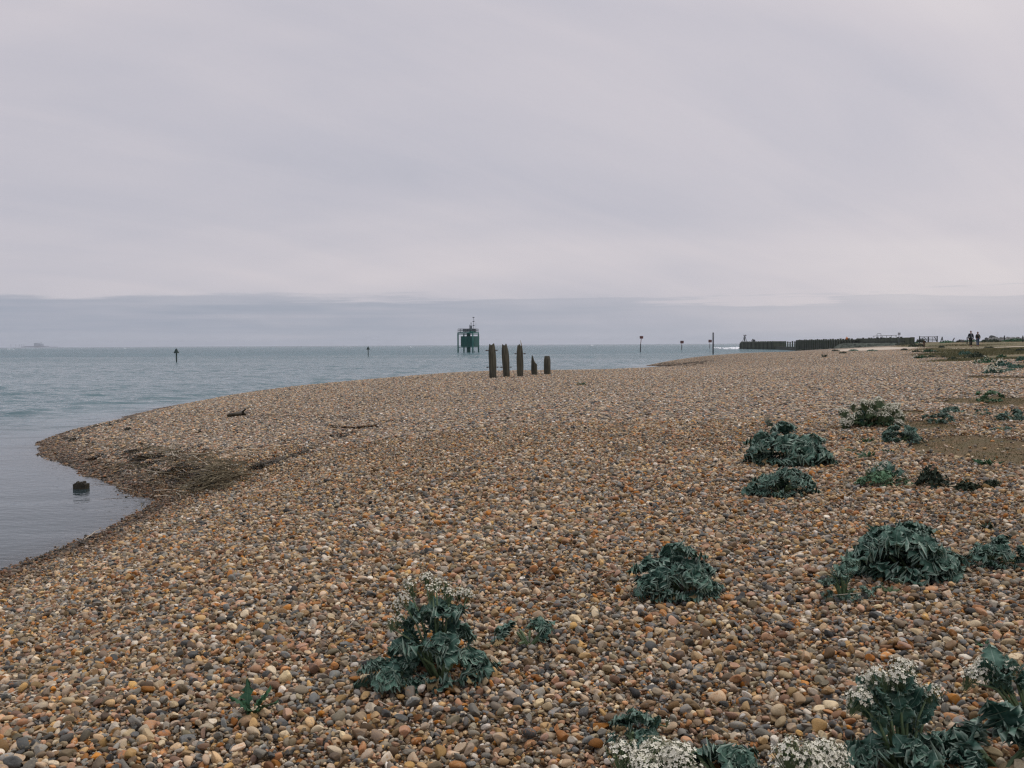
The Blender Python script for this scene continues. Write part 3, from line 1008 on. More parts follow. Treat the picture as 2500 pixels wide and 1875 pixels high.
def leaf_mat(name, c1, c2, edge, rough=0.6):
    m, nt, bs = new_mat(name)
    ri = nt.add('ShaderNodeObjectInfo').outputs['Random']
    tc = nt.add('ShaderNodeTexCoord').outputs['Object']
    n = nt.noise(nt.vmath('ADD', tc, nt.comb(nt.math('MULTIPLY', ri, 31.0), 0.0, 0.0)), 9.0, 4.0, 0.6)
    ed = nt.add('ShaderNodeAttribute', attribute_name='edge').outputs['Fac']
    col = nt.mix(nt.smooth(nt.math('MULTIPLY_ADD', ri, 0.6, nt.math('MULTIPLY', n, 0.5)), 0.15, 0.85), C4(s2l(*c1)), C4(s2l(*c2)))
    col = nt.mix(nt.smooth(ed, 0.86, 1.0, 0.0, 0.7), col, C4(s2l(*edge)))
    col = nt.mix(nt.smooth(ed, 0.06, 0.0, 0.0, 0.6), col, C4(s2l(*edge)))
    nt.link(col, bs.inputs['Base Color'])
    bs.inputs['Roughness'].default_value = rough
    bs.inputs['Specular IOR Level'].default_value = 0.35
    bump(nt, bs, n, 0.35, 0.01)
    return m


M_KALE = leaf_mat('sea_kale_leaf', (42, 76, 64), (78, 110, 94), (150, 168, 152))
M_KALE2 = leaf_mat('sea_kale_grey_leaf', (64, 98, 84), (98, 128, 110), (154, 172, 154))
M_KALEG = leaf_mat('sea_kale_green_leaf', (54, 96, 68), (86, 124, 88), (140, 160, 126))
M_WEEDG = leaf_mat('weed_leaf', (28, 66, 42), (48, 90, 56), (80, 112, 76), 0.7)
M_WEEDD = leaf_mat('dark_weed_leaf', (40, 52, 40), (60, 74, 54), (84, 92, 70), 0.8)
M_DEADL = leaf_mat('withered_leaf', (92, 78, 52), (140, 122, 84), (150, 134, 98), 0.9)
M_STEM = simple_mat('pale_green_stem', (84, 106, 74), (116, 134, 98), 10.0, 0.6, 0.0)
M_FLOWER = simple_mat('white_kale_flower', (214, 211, 190), (232, 229, 210), 40.0, 0.7, 0.0)
M_BUD = simple_mat('green_flower_bud', (150, 158, 110), (178, 182, 138), 30.0, 0.7, 0.0)
M_GRASS = simple_mat('short_dry_grass', (84, 80, 48), (122, 110, 72), 0.5, 0.9, 0.0)
M_GRASSG = simple_mat('rough_green_grass', (86, 90, 62), (124, 116, 84), 0.4, 0.9, 0.0)

# ------------------------------------------------------------------ five timber posts
def timber_post(name, px, py_base, py_top, wpx, lean_px, jag, seed, label, bolts=(), splinter=False):
    g = ground_at(px, py_base)
    Y = g.y
    s = Y / FPX
    H = (py_base - py_top) * s + 0.0
    rad = wpx * s / 2
    rr_ = random.Random(seed)
    root = empty(name, (g.x, g.y, g.z), rr_.uniform(0, 6.28) * 0, label=label, cat='post', group='row of old timber posts on the beach')
    n, rows_ = 20, 22
    vs = []; fs = []
    groove = [1 + 0.10 * math.sin(3 * t * 2 * PI / n + seed) + rr_.uniform(-0.10, 0.06) for t in range(n)]
    tops = [jag(2 * PI * k / n) for k in range(n)]
    for i in range(rows_):
        f = i / (rows_ - 1)
        for k in range(n):
            th = 2 * PI * k / n
            topf = 1 - tops[k] * (1 if f == 1 else sst(f, 0.55, 1.0) * 0.9)
            zz = -0.25 + (H + 0.25) * f * topf if f > 0 else -0.25
            prof = 0.93 + 0.12 * math.sin(f * PI) - 0.18 * max(0, f - 0.85) / 0.15
            r_ = rad * groove[k] * prof * (1 + 0.04 * math.sin(9 * f + k * 1.7 + seed))
            sq = 1.0 / max(abs(math.cos(th + 0.4)), abs(math.sin(th + 0.4))) ** 0.45
            vs.append((r_ * sq * math.cos(th) * 0.92 + lean_px * s * f, r_ * sq * math.sin(th) * 0.92, zz))
    for i in range(rows_ - 1):
        for k in range(n):
            k2 = (k + 1) % n
            fs.append((i * n + k, i * n + k2, (i + 1) * n + k2, (i + 1) * n + k))
    b = (rows_ - 1) * n
    cz = sum(v[2] for v in vs[b:b + n]) / n - 0.05
    vs.append((sum(v[0] for v in vs[b:b + n]) / n, sum(v[1] for v in vs[b:b + n]) / n, cz))
    for k in range(n): fs.append((b + k, b + (k + 1) % n, len(vs) - 1))
    MB().add(vs, fs).build('shaft', M_WOODP, root)
    for (pyb, side) in bolts:
        zb = (py_base - pyb) * s
        f = zb / H
        cxl = lean_px * s * f
        L = rad + 0.10 if side == 0 else rad + 0.12
        if side in (0, -1):
            m = MB().tube([(cxl - rad - 0.13, -0.02, zb), (cxl, -0.02, zb + 0.004)], 0.014, 6); m.tube([(cxl - rad - 0.075, -0.02, zb), (cxl - rad - 0.045, -0.02, zb)], 0.032, 6); m.build('bolt', M_RUST, root)
        if side in (0, 1):
            m = MB().tube([(cxl, -0.02, zb + 0.004), (cxl + rad + 0.12, -0.02, zb + 0.01)], 0.014, 6); m.tube([(cxl + rad + 0.05, -0.02, zb), (cxl + rad + 0.08, -0.02, zb)], 0.03, 6); m.build('bolt', M_RUST, root)
    if splinter:
        MB().tube([(lean_px * s + rad * 0.55, 0, H - 0.16), (lean_px * s + rad * 0.45, 0, H + 0.0), (lean_px * s + rad * 0.2, 0, H + 0.17)], [0.035, 0.022, 0.006], 6).build('splinter', M_PALE, root)
    return root


def jg(seed, a, b=0.0, ph=0.0):
    rr_ = random.Random(seed)
    tb = [rr_.random() for _ in range(20)]
    return lambda th: (a * tb[int(round(th / (2 * PI) * 20)) % 20] + b * (0.5 - 0.5 * math.cos(th - ph)))


timber_post('timber_post', 1203.5, 925, 838, 17, -3, jg(1, 0.07, 0.02), 1, 'tall grey timber post with two pairs of bolts, leftmost of five', [(856, 0), (897, 0)])
timber_post('timber_post', 1237, 922, 839, 16.5, -5, jg(2, 0.06), 2, 'tall leaning timber post second from left with one low pair of bolts', [(897, 0)])
timber_post('timber_post', 1271, 921, 840, 15, -1.5, jg(3, 0.09), 3, 'tall timber post in the middle of the row with a pale splinter on top', [(864, 0)], True)
timber_post('timber_post', 1305.5, 917, 865, 15, -1, jg(4, 0.08, 0.42, PI), 4, 'short broken timber post with a slanted jagged top')
timber_post('timber_post', 1336.5, 915.5, 869, 16, -0.5, jg(5, 0.02), 5, 'short flat topped timber post, rightmost of five')

# old pile stump standing in the cove
g = pz(199, 1193, 0.0); s = g[1] / FPX
root = empty('pile_stump', (g[0], g[1], 0), label='dark broken pile stump standing in the calm cove water', cat='stump')
n = 22; vs = []; fs = []; rr_ = random.Random(4)
tp = [0.105 + rr_.uniform(-0.02, 0.018) for _ in range(n)]
for z_ in range(3):
    for k in range(n):
        th = 2 * PI * k / n
        q = 1 / max(abs(math.cos(th)), abs(math.sin(th))) ** 0.7 * 0.132 * (1 + 0.05 * math.sin(7 * th))
        vs.append((q * math.cos(th), q * math.sin(th) * 0.8, (-0.5, 0.02, tp[k])[z_]))
for i in range(2):
    for k in range(n): fs.append((i * n + k, i * n + (k + 1) % n, (i + 1) * n + (k + 1) % n, (i + 1) * n + k))
vs.append((0, 0, 0.08))
for k in range(n): fs.append((2 * n + k, 2 * n + (k + 1) % n, len(vs) - 1))
MB().add(vs, fs).build('shaft', M_WEED, root)
m = MB()
for k in range(7):
    a_ = rr_.uniform(-1, 1) * 0.10; b_ = rr_.uniform(-1, 1) * 0.08
    m.tube([(a_, b_, 0.06), (a_ * 1.05, b_, 0.12 + rr_.uniform(-0.01, 0.015))], [0.03, 0.015], 5)
m.build('splintered_top', M_WOODP2, root)

# ------------------------------------------------------------------ green light beacon out at sea
BY = 340.0
bp_ = at(1143.5, 860, BY); u = BY / FPX
beacon = empty('light_beacon', (bp_.x, BY, 0), label='green steel light beacon platform on legs standing in the sea', cat='beacon')
A0 = R(206)
cor = [(3.85 * math.cos(A0 + i * PI / 2), 3.85 * math.sin(A0 + i * PI / 2)) for i in range(4)]
for (x, y) in cor:
    MB().tube([(x, y, -3), (x, y, 6.5)], 0.25, 10).build('leg', M_GREEN, beacon, smooth=True)
MB().tube([(0.1, 0, -3), (0.1, 0, 6.6)], 0.66, 18).build('column', M_GREEN, beacon, smooth=True)
for zz, rad in ((1.75, 0.10), (6.25, 0.13)):
    for i in range(4):
        a = Vector((*cor[i], zz)); b = Vector((*cor[(i + 1) % 4], zz))
        MB().tube([a, b], rad, 6).build('brace', M_GREEN, beacon)
        MB().tube([Vector((0.1, 0, zz)), a], rad * 0.8, 6).build('brace', M_GREEN, beacon)
MB().box((0, 0, 6.7), (5.75, 5.75, 0.34), rz=A0 + PI / 4).build('deck', M_GREEN, beacon)
MB().box((1.5, -1.4, 7.05), (2.2, 1.4, 0.36), rz=A0 + PI / 4).build('deck_box', M_GREENL, beacon)
ca, sa = math.cos(A0 + PI / 4), math.sin(A0 + PI / 4)
for i in range(4):                                    # hull-like cladding round the column, one panel a side
    for j in range(4):
        an = i * PI / 2
        lx, ly = 2.42, (j - 1.5) * 1.22
        x = lx * math.cos(an) - ly * math.sin(an); y = lx * math.sin(an) + ly * math.cos(an)
        MB().box((x * ca - y * sa + 0.62, x * sa + y * ca, 3.75), (0.10, 1.19, 3.55), rz=A0 + PI / 4 + an).build('panel', M_GREEND, beacon)
MB().box((0.62, 0, 1.95), (4.8, 4.8, 0.12), rz=A0 + PI / 4).build('panel_base', M_GREEN, beacon)
for i in range(4):                                    # railing: posts, top rail and mid rail a side
    a = Vector((*cor[i], 0)) * 1.0; b = Vector((*cor[(i + 1) % 4], 0)) * 1.0
    for zz in (8.05, 7.5):
        MB().tube([a + Vector((0, 0, zz)), b + Vector((0, 0, zz))], 0.06, 5).build('rail', M_DARK, beacon)
    for j in range(6):
        p = a.lerp(b, j / 6)
        MB().tube([p + Vector((0, 0, 6.85)), p + Vector((0, 0, 8.05))], 0.06, 5).build('rail_post', M_DARK, beacon)
MB().box((-0.3, -0.6, 7.5), (3.0, 0.15, 1.0), rz=0.2).build('mesh_screen', M_GALV, beacon)
MB().box((1.9, -1.2, 7.5), (1.3, 0.12, 0.95), rz=-0.3).build('mesh_screen', M_GALV, beacon)
MB().tube([(1.85, 0.2, 6.9), (1.85, 0.2, 12.15)], [0.07, 0.035], 6).build('mast', M_DARK, beacon)
for zz in (9.25, 10.65, 12.0):                        # radar reflectors
    MB().tube([(1.85, 0.2, zz - 0.22), (1.85, 0.2, zz), (1.85, 0.2, zz + 0.08)], [0.06, 0.42, 0.36], 10).build('radar_reflector', M_DARK, beacon)
ln = MB().tube([(1.0, 0, 7.0), (1.0, 0, 7.6), (1.0, 0, 7.62), (1.0, 0, 9.1), (1.0, 0, 9.4)], [0.22, 0.22, 0.36, 0.36, 0.12], 12).build('lantern', M_GALV, beacon)
MB().tube([(1.0, 0, 9.4), (1.0, 0, 9.9), (1.0, 0, 10.2)], [0.09, 0.09, 0.16], 8).build('lantern_top', M_DARK, ln)
MB().tube([(0.5, -0.1, 6.9), (0.5, -0.1, 9.5)], 0.09, 6).build('mast', M_DARK, beacon)
MB().tube([(2.65, 0.3, 6.9), (2.65, 0.3, 10.2)], 0.04, 5).build('aerial', M_LGREY, beacon)
MB().tube([(2.3, -3.0, -0.5), (2.3, -3.0, 0.4)], 0.12, 6).build('mooring_bollard', M_DARK, beacon)


# ------------------------------------------------------------------ topmark poles
def cone_marker(px, pyb, pyt, label):
    g = pz(px, pyb, 0); s = g[1] / FPX
    h = (pyb - pyt) * s
    root = empty('channel_marker', (g[0], g[1], 0), label=label, cat='marker', group='green cone markers in the sea')
    MB().tube([(0, 0, -2), (0, 0, h * 0.72)], 0.105, 8).build('pole', M_MARK, root, smooth=True)
    MB().tube([(0, 0, h * 0.66), (0, 0, h * 0.665), (0, 0, h * 0.93), (0, 0, h)], [0.05, 0.47, 0.16, 0.09], 14).build('cone_topmark', M_MARK, root)


cone_marker(431, 884.5, 851, 'dark green cone on a pole at the far left of the sea')
cone_marker(899, 868.5, 846, 'dark green cone on a pole between the left edge and the beacon')


def can_marker(px, pyb, pyt, lean, label):
    g = pz(px, pyb, 0); s = g[1] / FPX
    h = (pyb - pyt) * s
    root = empty('port_marker', (g[0], g[1], 0), label=label, cat='marker', group='red square topmarks on poles')
    L = lean * s
    MB().tube([(0, 0, -2), (L * 0.35, 0, h * 0.5)], 0.17, 8).build('pole', M_DARK, root, smooth=True)
    MB().tube([(L * 0.35, 0, h * 0.48), (L * 0.95, 0, h * 0.9)], 0.09, 6).build('pole', M_RED, root)
    w = 8.2 * s; hh = 6.4 * s
    c = Vector((L, 0, h - hh / 2))
    fr_ = MB().box(c + Vector((0, 0, hh / 2 - 0.09)), (w, 0.12, 0.18)).box(c - Vector((0, 0, hh / 2 - 0.09)), (w, 0.12, 0.18))
    fr_.box(c + Vector((w / 2 - 0.1, 0, 0)), (0.2, 0.118, hh - 0.37)).box(c - Vector((w / 2 - 0.1, 0, 0)), (0.2, 0.118, hh - 0.37))
    fo = fr_.build('topmark_frame', M_RED, root)
    MB().box(c + Vector((0, 0.09, 0)), (w * 0.92, 0.04, hh * 0.9)).build('topmark_panel', M_RUST, root)
    MB().box(c + Vector((0, -0.07, -0.05)), (w * 0.26, 0.06, hh * 0.55)).build('lamp', M_RED, root)


can_marker(1563, 859.6, 820.5, 3, 'red square topmark on a leaning pole, nearest and tallest of three')
can_marker(1664, 853.6, 832, 1, 'red square topmark on a pole, middle one of three')
can_marker(1732.5, 849.6, 829.5, 1.2, 'small red square topmark just left of the tall black pile')
g = pz(1741, 864.5, 0); s = g[1] / FPX
root = empty('mooring_pile', (g[0], g[1], 0), label='tall plain black pile standing in shallow water beyond the beach', cat='pile')
MB().tube([(0, 0, -2), (0, 0, 51.5 * s)], 0.17, 12).build('shaft', M_DARK, root, smooth=True)
MB().tube([(0, 0, 51.5 * s), (0, 0, 51.5 * s + 0.1)], [0.19, 0.19], 12).build('cap', M_DARK, root)

# ------------------------------------------------------------------ harbour arm: pier head, open section, timber wall, bank
ARM = lambda Y: 75.0 + (Y - 185.0) * 0.148
arm_dir = Vector((0.148, 1, 0)).normalized(); arm_n = Vector((-arm_dir.y, arm_dir.x, 0))      # points to the sea side (left)
arm_rz = math.atan2(arm_dir.y, arm_dir.x)


def arm_pt(Y, off=0.0, z=0.0):
    return Vector((ARM(Y), Y, z)) + arm_n * off


PA, PB = Vector((105.7, 398, 0)), Vector((105.2, 454, 0))
p_dir = (PB - PA).normalized(); p_n = Vector((-p_dir.y, p_dir.x, 0)); p_rz = math.atan2(p_dir.y, p_dir.x)
pier = empty('pier_head', (PA + PB) / 2, 0, label='dark timber clad pier head at the seaward end of the harbour arm', cat='pier')
def pp(d, off, z): return PA + p_dir * d + p_n * off + Vector((0, 0, z)) - (PA + PB) / 2
MB().box(pp(27.5, -2.9, 0.6), (54, 5.0, 5.3), rz=p_rz).build('core', M_TIMBD, pier)
for i in range(40):                                                   # face planks
    MB().box(pp(0.7 + i * 1.37, -0.28, 0.9 + 0.08 * math.sin(i * 2.3)), (1.22, 0.22, 4.9), rz=p_rz).build('plank', M_TIMBG, pier)
for i in range(4):
    MB().box(pp(0.3, -0.9 - i * 1.3, 0.95), (0.22, 1.15, 4.8), rz=p_rz).build('plank', M_TIMBG, pier)
for zz in (0.6, 2.3):
    MB().box(pp(27.5, -0.05, zz), (54, 0.2, 0.3), rz=p_rz).build('waling', M_TIMBD, pier)
for i in range(9):
    MB().tube([pp(1.2 + i * 6.6, 0.28, -2), pp(1.2 + i * 6.6, 0.28, 3.0)], 0.22, 6).build('fender_pile', M_TIMBD, pier)
MB().box(pp(56.5, -2.4, 0.0), (3.5, 4.2, 4.6), rz=p_rz).build('end_step', M_TIMBD, pier)
pl = at(1818, 830, 449)
stand = empty('light_stand', (pl.x, 449, 3.25), label='small tripod light stand on the pier head', cat='light')
for a_ in (0.3, 2.4, 4.5):
    MB().tube([(1.1 * math.cos(a_), 1.1 * math.sin(a_), 0), (0.15 * math.cos(a_), 0.15 * math.sin(a_), 2.8)], 0.11, 5).build('leg', M_DARK, stand)
MB().tube([(0, 0, 0.3), (0, 0, 2.0)], 0.28, 8).build('housing', M_DARK, stand)
MB().box((0.1, 0, 2.85), (1.3, 1.0, 0.2)).build('platform', M_DARK, stand)
MB().tube([(-0.4, 0, 2.9), (-0.4, 0, 3.6)], 0.05, 5).build('aerial', M_LGREY, stand)
MB().tube([(0.3, 0, 2.95), (0.3, 0, 3.25)], 0.2, 8).build('lamp', M_DARK, stand)
pl = at(1840, 830, 432)
w_ = empty('mooring_winch', (pl.x, 432, 3.25), label='small dark winch on top of the pier head', cat='winch')
MB().tube([(-0.9, 0, 0.3), (-0.3, 0, 1.2), (-0.1, 0, 0.9)], [0.16, 0.2, 0.12], 6).build('arm', M_DARK, w_)
MB().box((0.1, 0, 0.45), (0.9, 0.7, 0.9), rz=0.3).build('drum', M_DARK, w_)

def loc_(Y, off, z): return arm_pt(Y, off, z) - P0


opn = empty('open_breakwater', arm_pt(368, 0, 0), label='low open breakwater with posts and a rail between pier head and wall', cat='breakwater')
P0 = arm_pt(368)
MB().box(loc_(368, -0.8, 0.2), (62, 1.6, 2.0), rz=arm_rz).build('sill', M_TIMBD, opn)
for i in range(10):
    Y = 339 + i * 6.3
    MB().tube([loc_(Y, -0.6, -1), loc_(Y, -0.6, 3.05 + 0.12 * (i % 3))], 0.26, 6).build('post', M_TIMBG, opn)
MB().tube([loc_(337.5, -0.6, 2.85), loc_(398, -0.6, 2.85)], 0.07, 5).build('rail', M_DARK, opn)

wall = empty('timber_sea_wall', arm_pt(290, 0, 0), label='long sea wall of upright timber posts running out from the land', cat='sea wall')
P0 = arm_pt(290)
MB().box(loc_(287, -0.6, 1.0), (100, 0.8, 4.2), rz=arm_rz).build('backing', M_TIMBD, wall)
nw = 27
for i in range(nw):
    Y = 241 + i * 95.5 / (nw - 1)
    MB().box(loc_(Y, 0.06, 1.35), (0.62, 0.42, 4.55 + 0.18 * math.sin(i * 1.9)), rz=arm_rz).build('post', M_TIMBG, wall)
for j in range(5):
    MB().box(loc_(287, -0.14, 0.2 + j * 0.72), (99.6, 0.14, 0.6), rz=arm_rz).build('plank', M_TIMBD, wall)
MB().box(loc_(287, -0.5, 3.2), (100.4, 1.1, 0.2), rz=arm_rz).build('capping', M_TIMBG, wall)

wall2 = empty('landward_wall', arm_pt(213, -1.2, 0), label='greenish timber retaining wall at the landward end of the harbour arm', cat='wall')
P0 = arm_pt(213, 0)
P0w = arm_pt(213, -1.2)
def lw(Y, off, z): return arm_pt(Y, off, z) - P0w
MB().box(lw(220, -2.2, 1.6), (50, 1.0, 3.9), rz=arm_rz).build('backing', M_TIMBD, wall2)
for i in range(38):
    Y = 195 + i * 1.31
    MB().box(lw(Y, -1.55, 1.55 + 0.16 * math.sin(i * 2.7) + 0.08 * math.sin(i * 5.1)), (1.08, 0.24, 4.0), rz=arm_rz).build('plank', M_TIMBG, wall2)
for i in range(2):
    MB().box(lw(194.2, -1.6 - i * 0.95, 1.9), (0.26, 0.8, 3.3 + 0.12 * (i % 3)), rz=arm_rz).build('plank', M_TIMBG, wall2)
MB().box(lw(220, -1.30, 2.7), (50, 0.2, 0.3), rz=arm_rz).build('waling', M_TIMBD, wall2)
pts = [lw(205, -2.2, 3.5), lw(205, -2.2, 4.05), lw(228, -2.2, 4.05)]
for k in range(6):
    MB().tube([lw(206 + k * 4.2, -2.2, 3.5), lw(206 + k * 4.2, -2.2, 4.1)], 0.05, 5).build('rail_post', M_DARK, wall2)
MB().tube([lw(205, -2.2, 4.1), lw(228, -2.2, 4.1)], 0.045, 5).build('rail', M_DARK, wall2)
hp = at(2146, 824, 206)
hoop = empty('ladder_hoop', (hp.x, 206, hp.z - 0.1), label='arched steel ladder handrail on top of the landward wall', cat='handrail')
MB().tube([(-0.42, 0, -0.2), (-0.42, 0, 0.75), (-0.34, 0, 0.92), (0.34, 0, 0.92), (0.42, 0, 0.75), (0.42, 0, -0.2)], 0.05, 6).build('hoop', M_GALV, hoop)
MB().box((-0.42, 0, 0.0), (0.3, 0.3, 0.3)).build('base_plate', M_DARK, hoop)
MB().box((0.42, 0, 0.0), (0.3, 0.3, 0.3)).build('base_plate', M_DARK, hoop)
hp = at(2067.5, 828.5, 245)
buoy = empty('marker_buoy', (hp.x, 245, hp.z), label='small orange buoy lying on top of the sea wall', cat='buoy')
MB().tube([(0, 0, -0.15), (0, 0, 0.0), (0, 0, 0.28), (0, 0, 0.48), (0, 0, 0.56)], [0.12, 0.30, 0.32, 0.2, 0.04], 12).build('float', M_ORANGE, buoy, smooth=True)
MB().tube([(0, 0, 0.5), (0, 0, 0.75)], 0.04, 6).build('stalk', M_DARK, buoy)

# sign at the end of the wall
sg_ = ground_at(2195, 846); sy_ = 150.0
sp = at(2194.5, 845, sy_); sz_ = hz(sp.x, sy_)
sign = empty('beach_sign', (sp.x, sy_, sz_), label='small pale square sign on a thin post by the harbour wall', cat='sign')
tz = at(2194.5, 812, sy_).z - sz_
MB().tube([(0, 0, -0.4), (0, 0, tz - 0.1)], 0.045, 8).build('post', M_GALV, sign)
MB().box((0, -0.06, tz - 0.17), (0.40, 0.03, 0.34)).build('panel', M_LGREY, sign)

# bank of rock and scrub in front of the landward wall
def blob_rock(name, loc, size, mat, seed, parent=None, flat=0.7, sub=2):
    rr_ = np.random.default_rng(seed)
    V, F = ico(sub)
    P = V.copy()
    for _ in range(9):
        n_ = rr_.normal(size=3); n_ /= np.linalg.norm(n_)
        e = P @ n_ - rr_.uniform(0.45, 0.85)
        P -= np.where(e > 0, e * 0.9, 0)[:, None] * n_
    P *= np.array(size) * np.array([1, 1, flat])
    P += rr_.normal(0, 0.012, P.shape) * max(size)
    return obj(name, mesh_np(name, P, F, False, mat), parent, loc)


bank_v = []
nb, mb_ = 60, 14
for i in range(nb):
    Y = 192 + i * 62 / (nb - 1)
    for j in range(mb_):
        f = j / (mb_ - 1)
        off = -0.6 + f * 5.5
        gz = hz(*(arm_pt(Y, off).xy))
        topz = 2.72 + 0.05 * math.sin(i * 0.7)
        prof = 1 - sst(f, 0.25, 1.0)
        endf = float(sst(Y, 190, 196) * sst(256 - Y, 0, 8))
        zz = gz - 0.3 + (topz - gz) * prof * endf + (0.35 * (random.random() - 0.5)) * (0.15 + min(1, f * 3) * 0.85)
        p_ = arm_pt(Y, off + random.uniform(-0.2, 0.2), zz)
        bank_v.append(p_)
M_BANK = simple_mat('weedy_bank', (44, 54, 46), (84, 92, 80), 0.9, 0.95, 1.0, 0.15, detail=8.0)
bank = obj('rubble_bank', mesh_np('rubble_bank', np.array(bank_v), grid_faces(mb_, nb), False, M_BANK))
tag(bank, 'dark weedy rubble bank sloping down from the landward wall', 'bank')
ROCKS = [(1955, 855, 7), (1968, 856, 9), (1979, 854, 10), (1991, 855, 10), (2003, 853.5, 11), (2016, 855, 10), (2028, 853, 11), (2041, 851.5, 12), (2054, 851, 10), (2012, 857.5, 9), (1986, 857.5, 8), (2034, 856, 9), (2072, 853, 9), (2086, 855, 9), (2100, 854, 8)]
ROCKX = [r_[0] for r_ in ROCKS]
ORD = ['first', 'second', 'third', 'fourth', 'fifth', 'sixth', 'seventh', 'eighth', 'ninth', 'tenth', 'eleventh', 'twelfth', 'thirteenth', 'fourteenth', 'fifteenth',
       'sixteenth', 'seventeenth', 'eighteenth', 'nineteenth', 'twentieth']
k = 0
for (px, py, w_) in ROCKS:
    Y = min(300, max(215, ground_at(px, py + 2).y)) if py > 852 else 245
    p_ = at(px, py, Y); s = Y / FPX
    o = blob_rock('boulder', (p_.x, Y, max(p_.z, 0.05)), (w_ * s * 0.62, w_ * s * 0.55, w_ * s * 0.36), M_ROCKD, 300 + k, sub=3)
    tag(o, 'wet grey boulder at the foot of the timber sea wall, ' + ORD[sorted(ROCKX).index(px)] + ' counting from the pier', 'boulder', 'wet boulders below the sea wall')
    k += 1

# ------------------------------------------------------------------ things on the land behind the beach
def land_at(px, Y, py=None):
    """a point on the ground in the direction of photo column px at depth Y"""
    d = ray(px, py or 840)
    return Vector((d[0] * Y, Y, hz(d[0] * Y, Y)))


# field gate
gy_ = 205.0
ga = land_at(2245, gy_); gb = land_at(2288, gy_)
gate = empty('field_gate', ga, label='dark steel field gate across the end of the track', cat='gate')
W_ = gb.x - ga.x; topz = at(2266, 822, gy_).z - ga.z
hgt_ = max(1.1, topz)
for x in (0, W_ * 0.5, W_):
    MB().tube([(x, 0, -0.3), (x, 0, hgt_ + (0.12 if x in (0, W_) else 0))], 0.11, 6).build('post', M_DARK, gate)
for j in range(5):
    MB().tube([(0, 0, hgt_ * (0.12 + 0.22 * j)), (W_, 0, hgt_ * (0.12 + 0.22 * j))], 0.05, 5).build('rail', M_DARK, gate)
MB().tube([(W_ * 0.5, 0, hgt_ * 0.1), (W_ * 0.25, 0, hgt_)], 0.05, 5).build('brace', M_DARK, gate)
MB().tube([(W_ * 0.98, 0, hgt_ * 0.2), (W_ * 0.84, 0, hgt_)], 0.07, 5).build('brace', M_DARK, gate)
for j in range(3):
    MB().tube([(W_ * (0.2 + 0.27 * j), 0, hgt_ * 0.12), (W_ * (0.2 + 0.27 * j), 0, hgt_)], 0.035, 5).build('upright', M_DARK, gate)

yy = 170.0
p_ = land_at(2300, yy)
fr_ = empty('leaning_timbers', p_, label='two timbers leaning together as an upturned V beside the gate', cat='timbers')
s = yy / FPX; ht = at(2300, 822.5, yy).z - p_.z
MB().tube([(-7.5 * s, 0, -0.1), (0.05, 0, ht)], 0.08, 6).build('beam', M_DARK, fr_)
MB().tube([(6.5 * s, 0.1, -0.1), (0.0, 0.1, ht)], 0.08, 6).build('beam', M_DARK, fr_)
p_ = land_at(2320, 160)
s = 160 / FPX
lp = empty('leaning_pole', p_, label='single dark pole leaning to the right beyond the turf', cat='pole')
MB().tube([(0, 0, -0.1), (10 * s, 0, at(2330, 825, 160).z - p_.z)], [0.10, 0.08], 6).build('shaft', M_DARK, lp)
for (px, Y, pyt, lb) in [(2361, 130, 823.5, 'thin dark fence post just left of the two people'), (2452, 135, 824, 'thin fence post sticking up behind the rock pile'), (2497, 125, 826, 'thin fence post at the right edge of the picture')]:
    p_ = land_at(px, Y)
    ht = max(0.8, at(px, pyt, Y).z - p_.z)
    o = empty('fence_post', p_, label=lb, cat='post', group='fence posts behind the turf')
    MB().tube([(0, 0, -0.3), (0, 0, ht)], [0.075, 0.065], 7).build('shaft', M_DARK, o)
    MB().tube([(0, 0, ht), (0, 0, ht + 0.03)], [0.065, 0.03], 7).build('top', M_DARK, o)
p_ = land_at(2256, 128)
o = empty('path_post', p_, label='short brown wooden post on the sandy path below the gate', cat='post')
ht = 0.72
MB().box((0, 0, ht / 2 - 0.15), (0.16, 0.16, ht + 0.3)).build('shaft', M_RUST, o)
MB().box((0, 0, ht + 0.02), (0.2, 0.2, 0.05)).build('cap', M_RUST, o)
p_ = land_at(2203, 176)
tb = empty('timber_stack', p_, label='low stack of timbers at the right hand end of the wall', cat='timber stack')
for j in range(5):
    MB().box((0.5 * (j % 2), 0.2 * j, 0.25 + 0.28 * (j // 2)), (2.6, 0.3, 0.26), rz=0.2 * j).build('timber', M_TIMBG, tb)

# rock pile on the right
RP = [(2402, 833, 9), (2411, 829, 13), (2424, 825, 16), (2431, 832, 12), (2442, 830, 10), (2450, 833, 11), (2456, 828.5, 13), (2467, 829, 12), (2478, 830, 13), (2487, 828, 14), (2498, 830, 12), (2418, 834, 11), (2462, 835, 11), (2484, 835, 12), (2440, 836, 11),
      (2473, 835.5, 10), (2352, 835, 12), (2343, 837, 8)]
RPX = sorted(r_[0] for r_ in RP)
for k, (px, py, w_) in enumerate(RP):
    Y = 140 + (k * 7) % 5
    p_ = at(px, py, Y); s = Y / FPX
    o = blob_rock('rock', (p_.x, Y, p_.z), (w_ * s * 0.60, w_ * s * 0.55, w_ * s * 0.50), M_ROCK, 500 + k, sub=3, flat=0.95)
    tag(o, 'dark grey block in the rock pile behind the turf, ' + ORD[RPX.index(px)] + ' from the left', 'rock', 'rock pile on the right skyline')
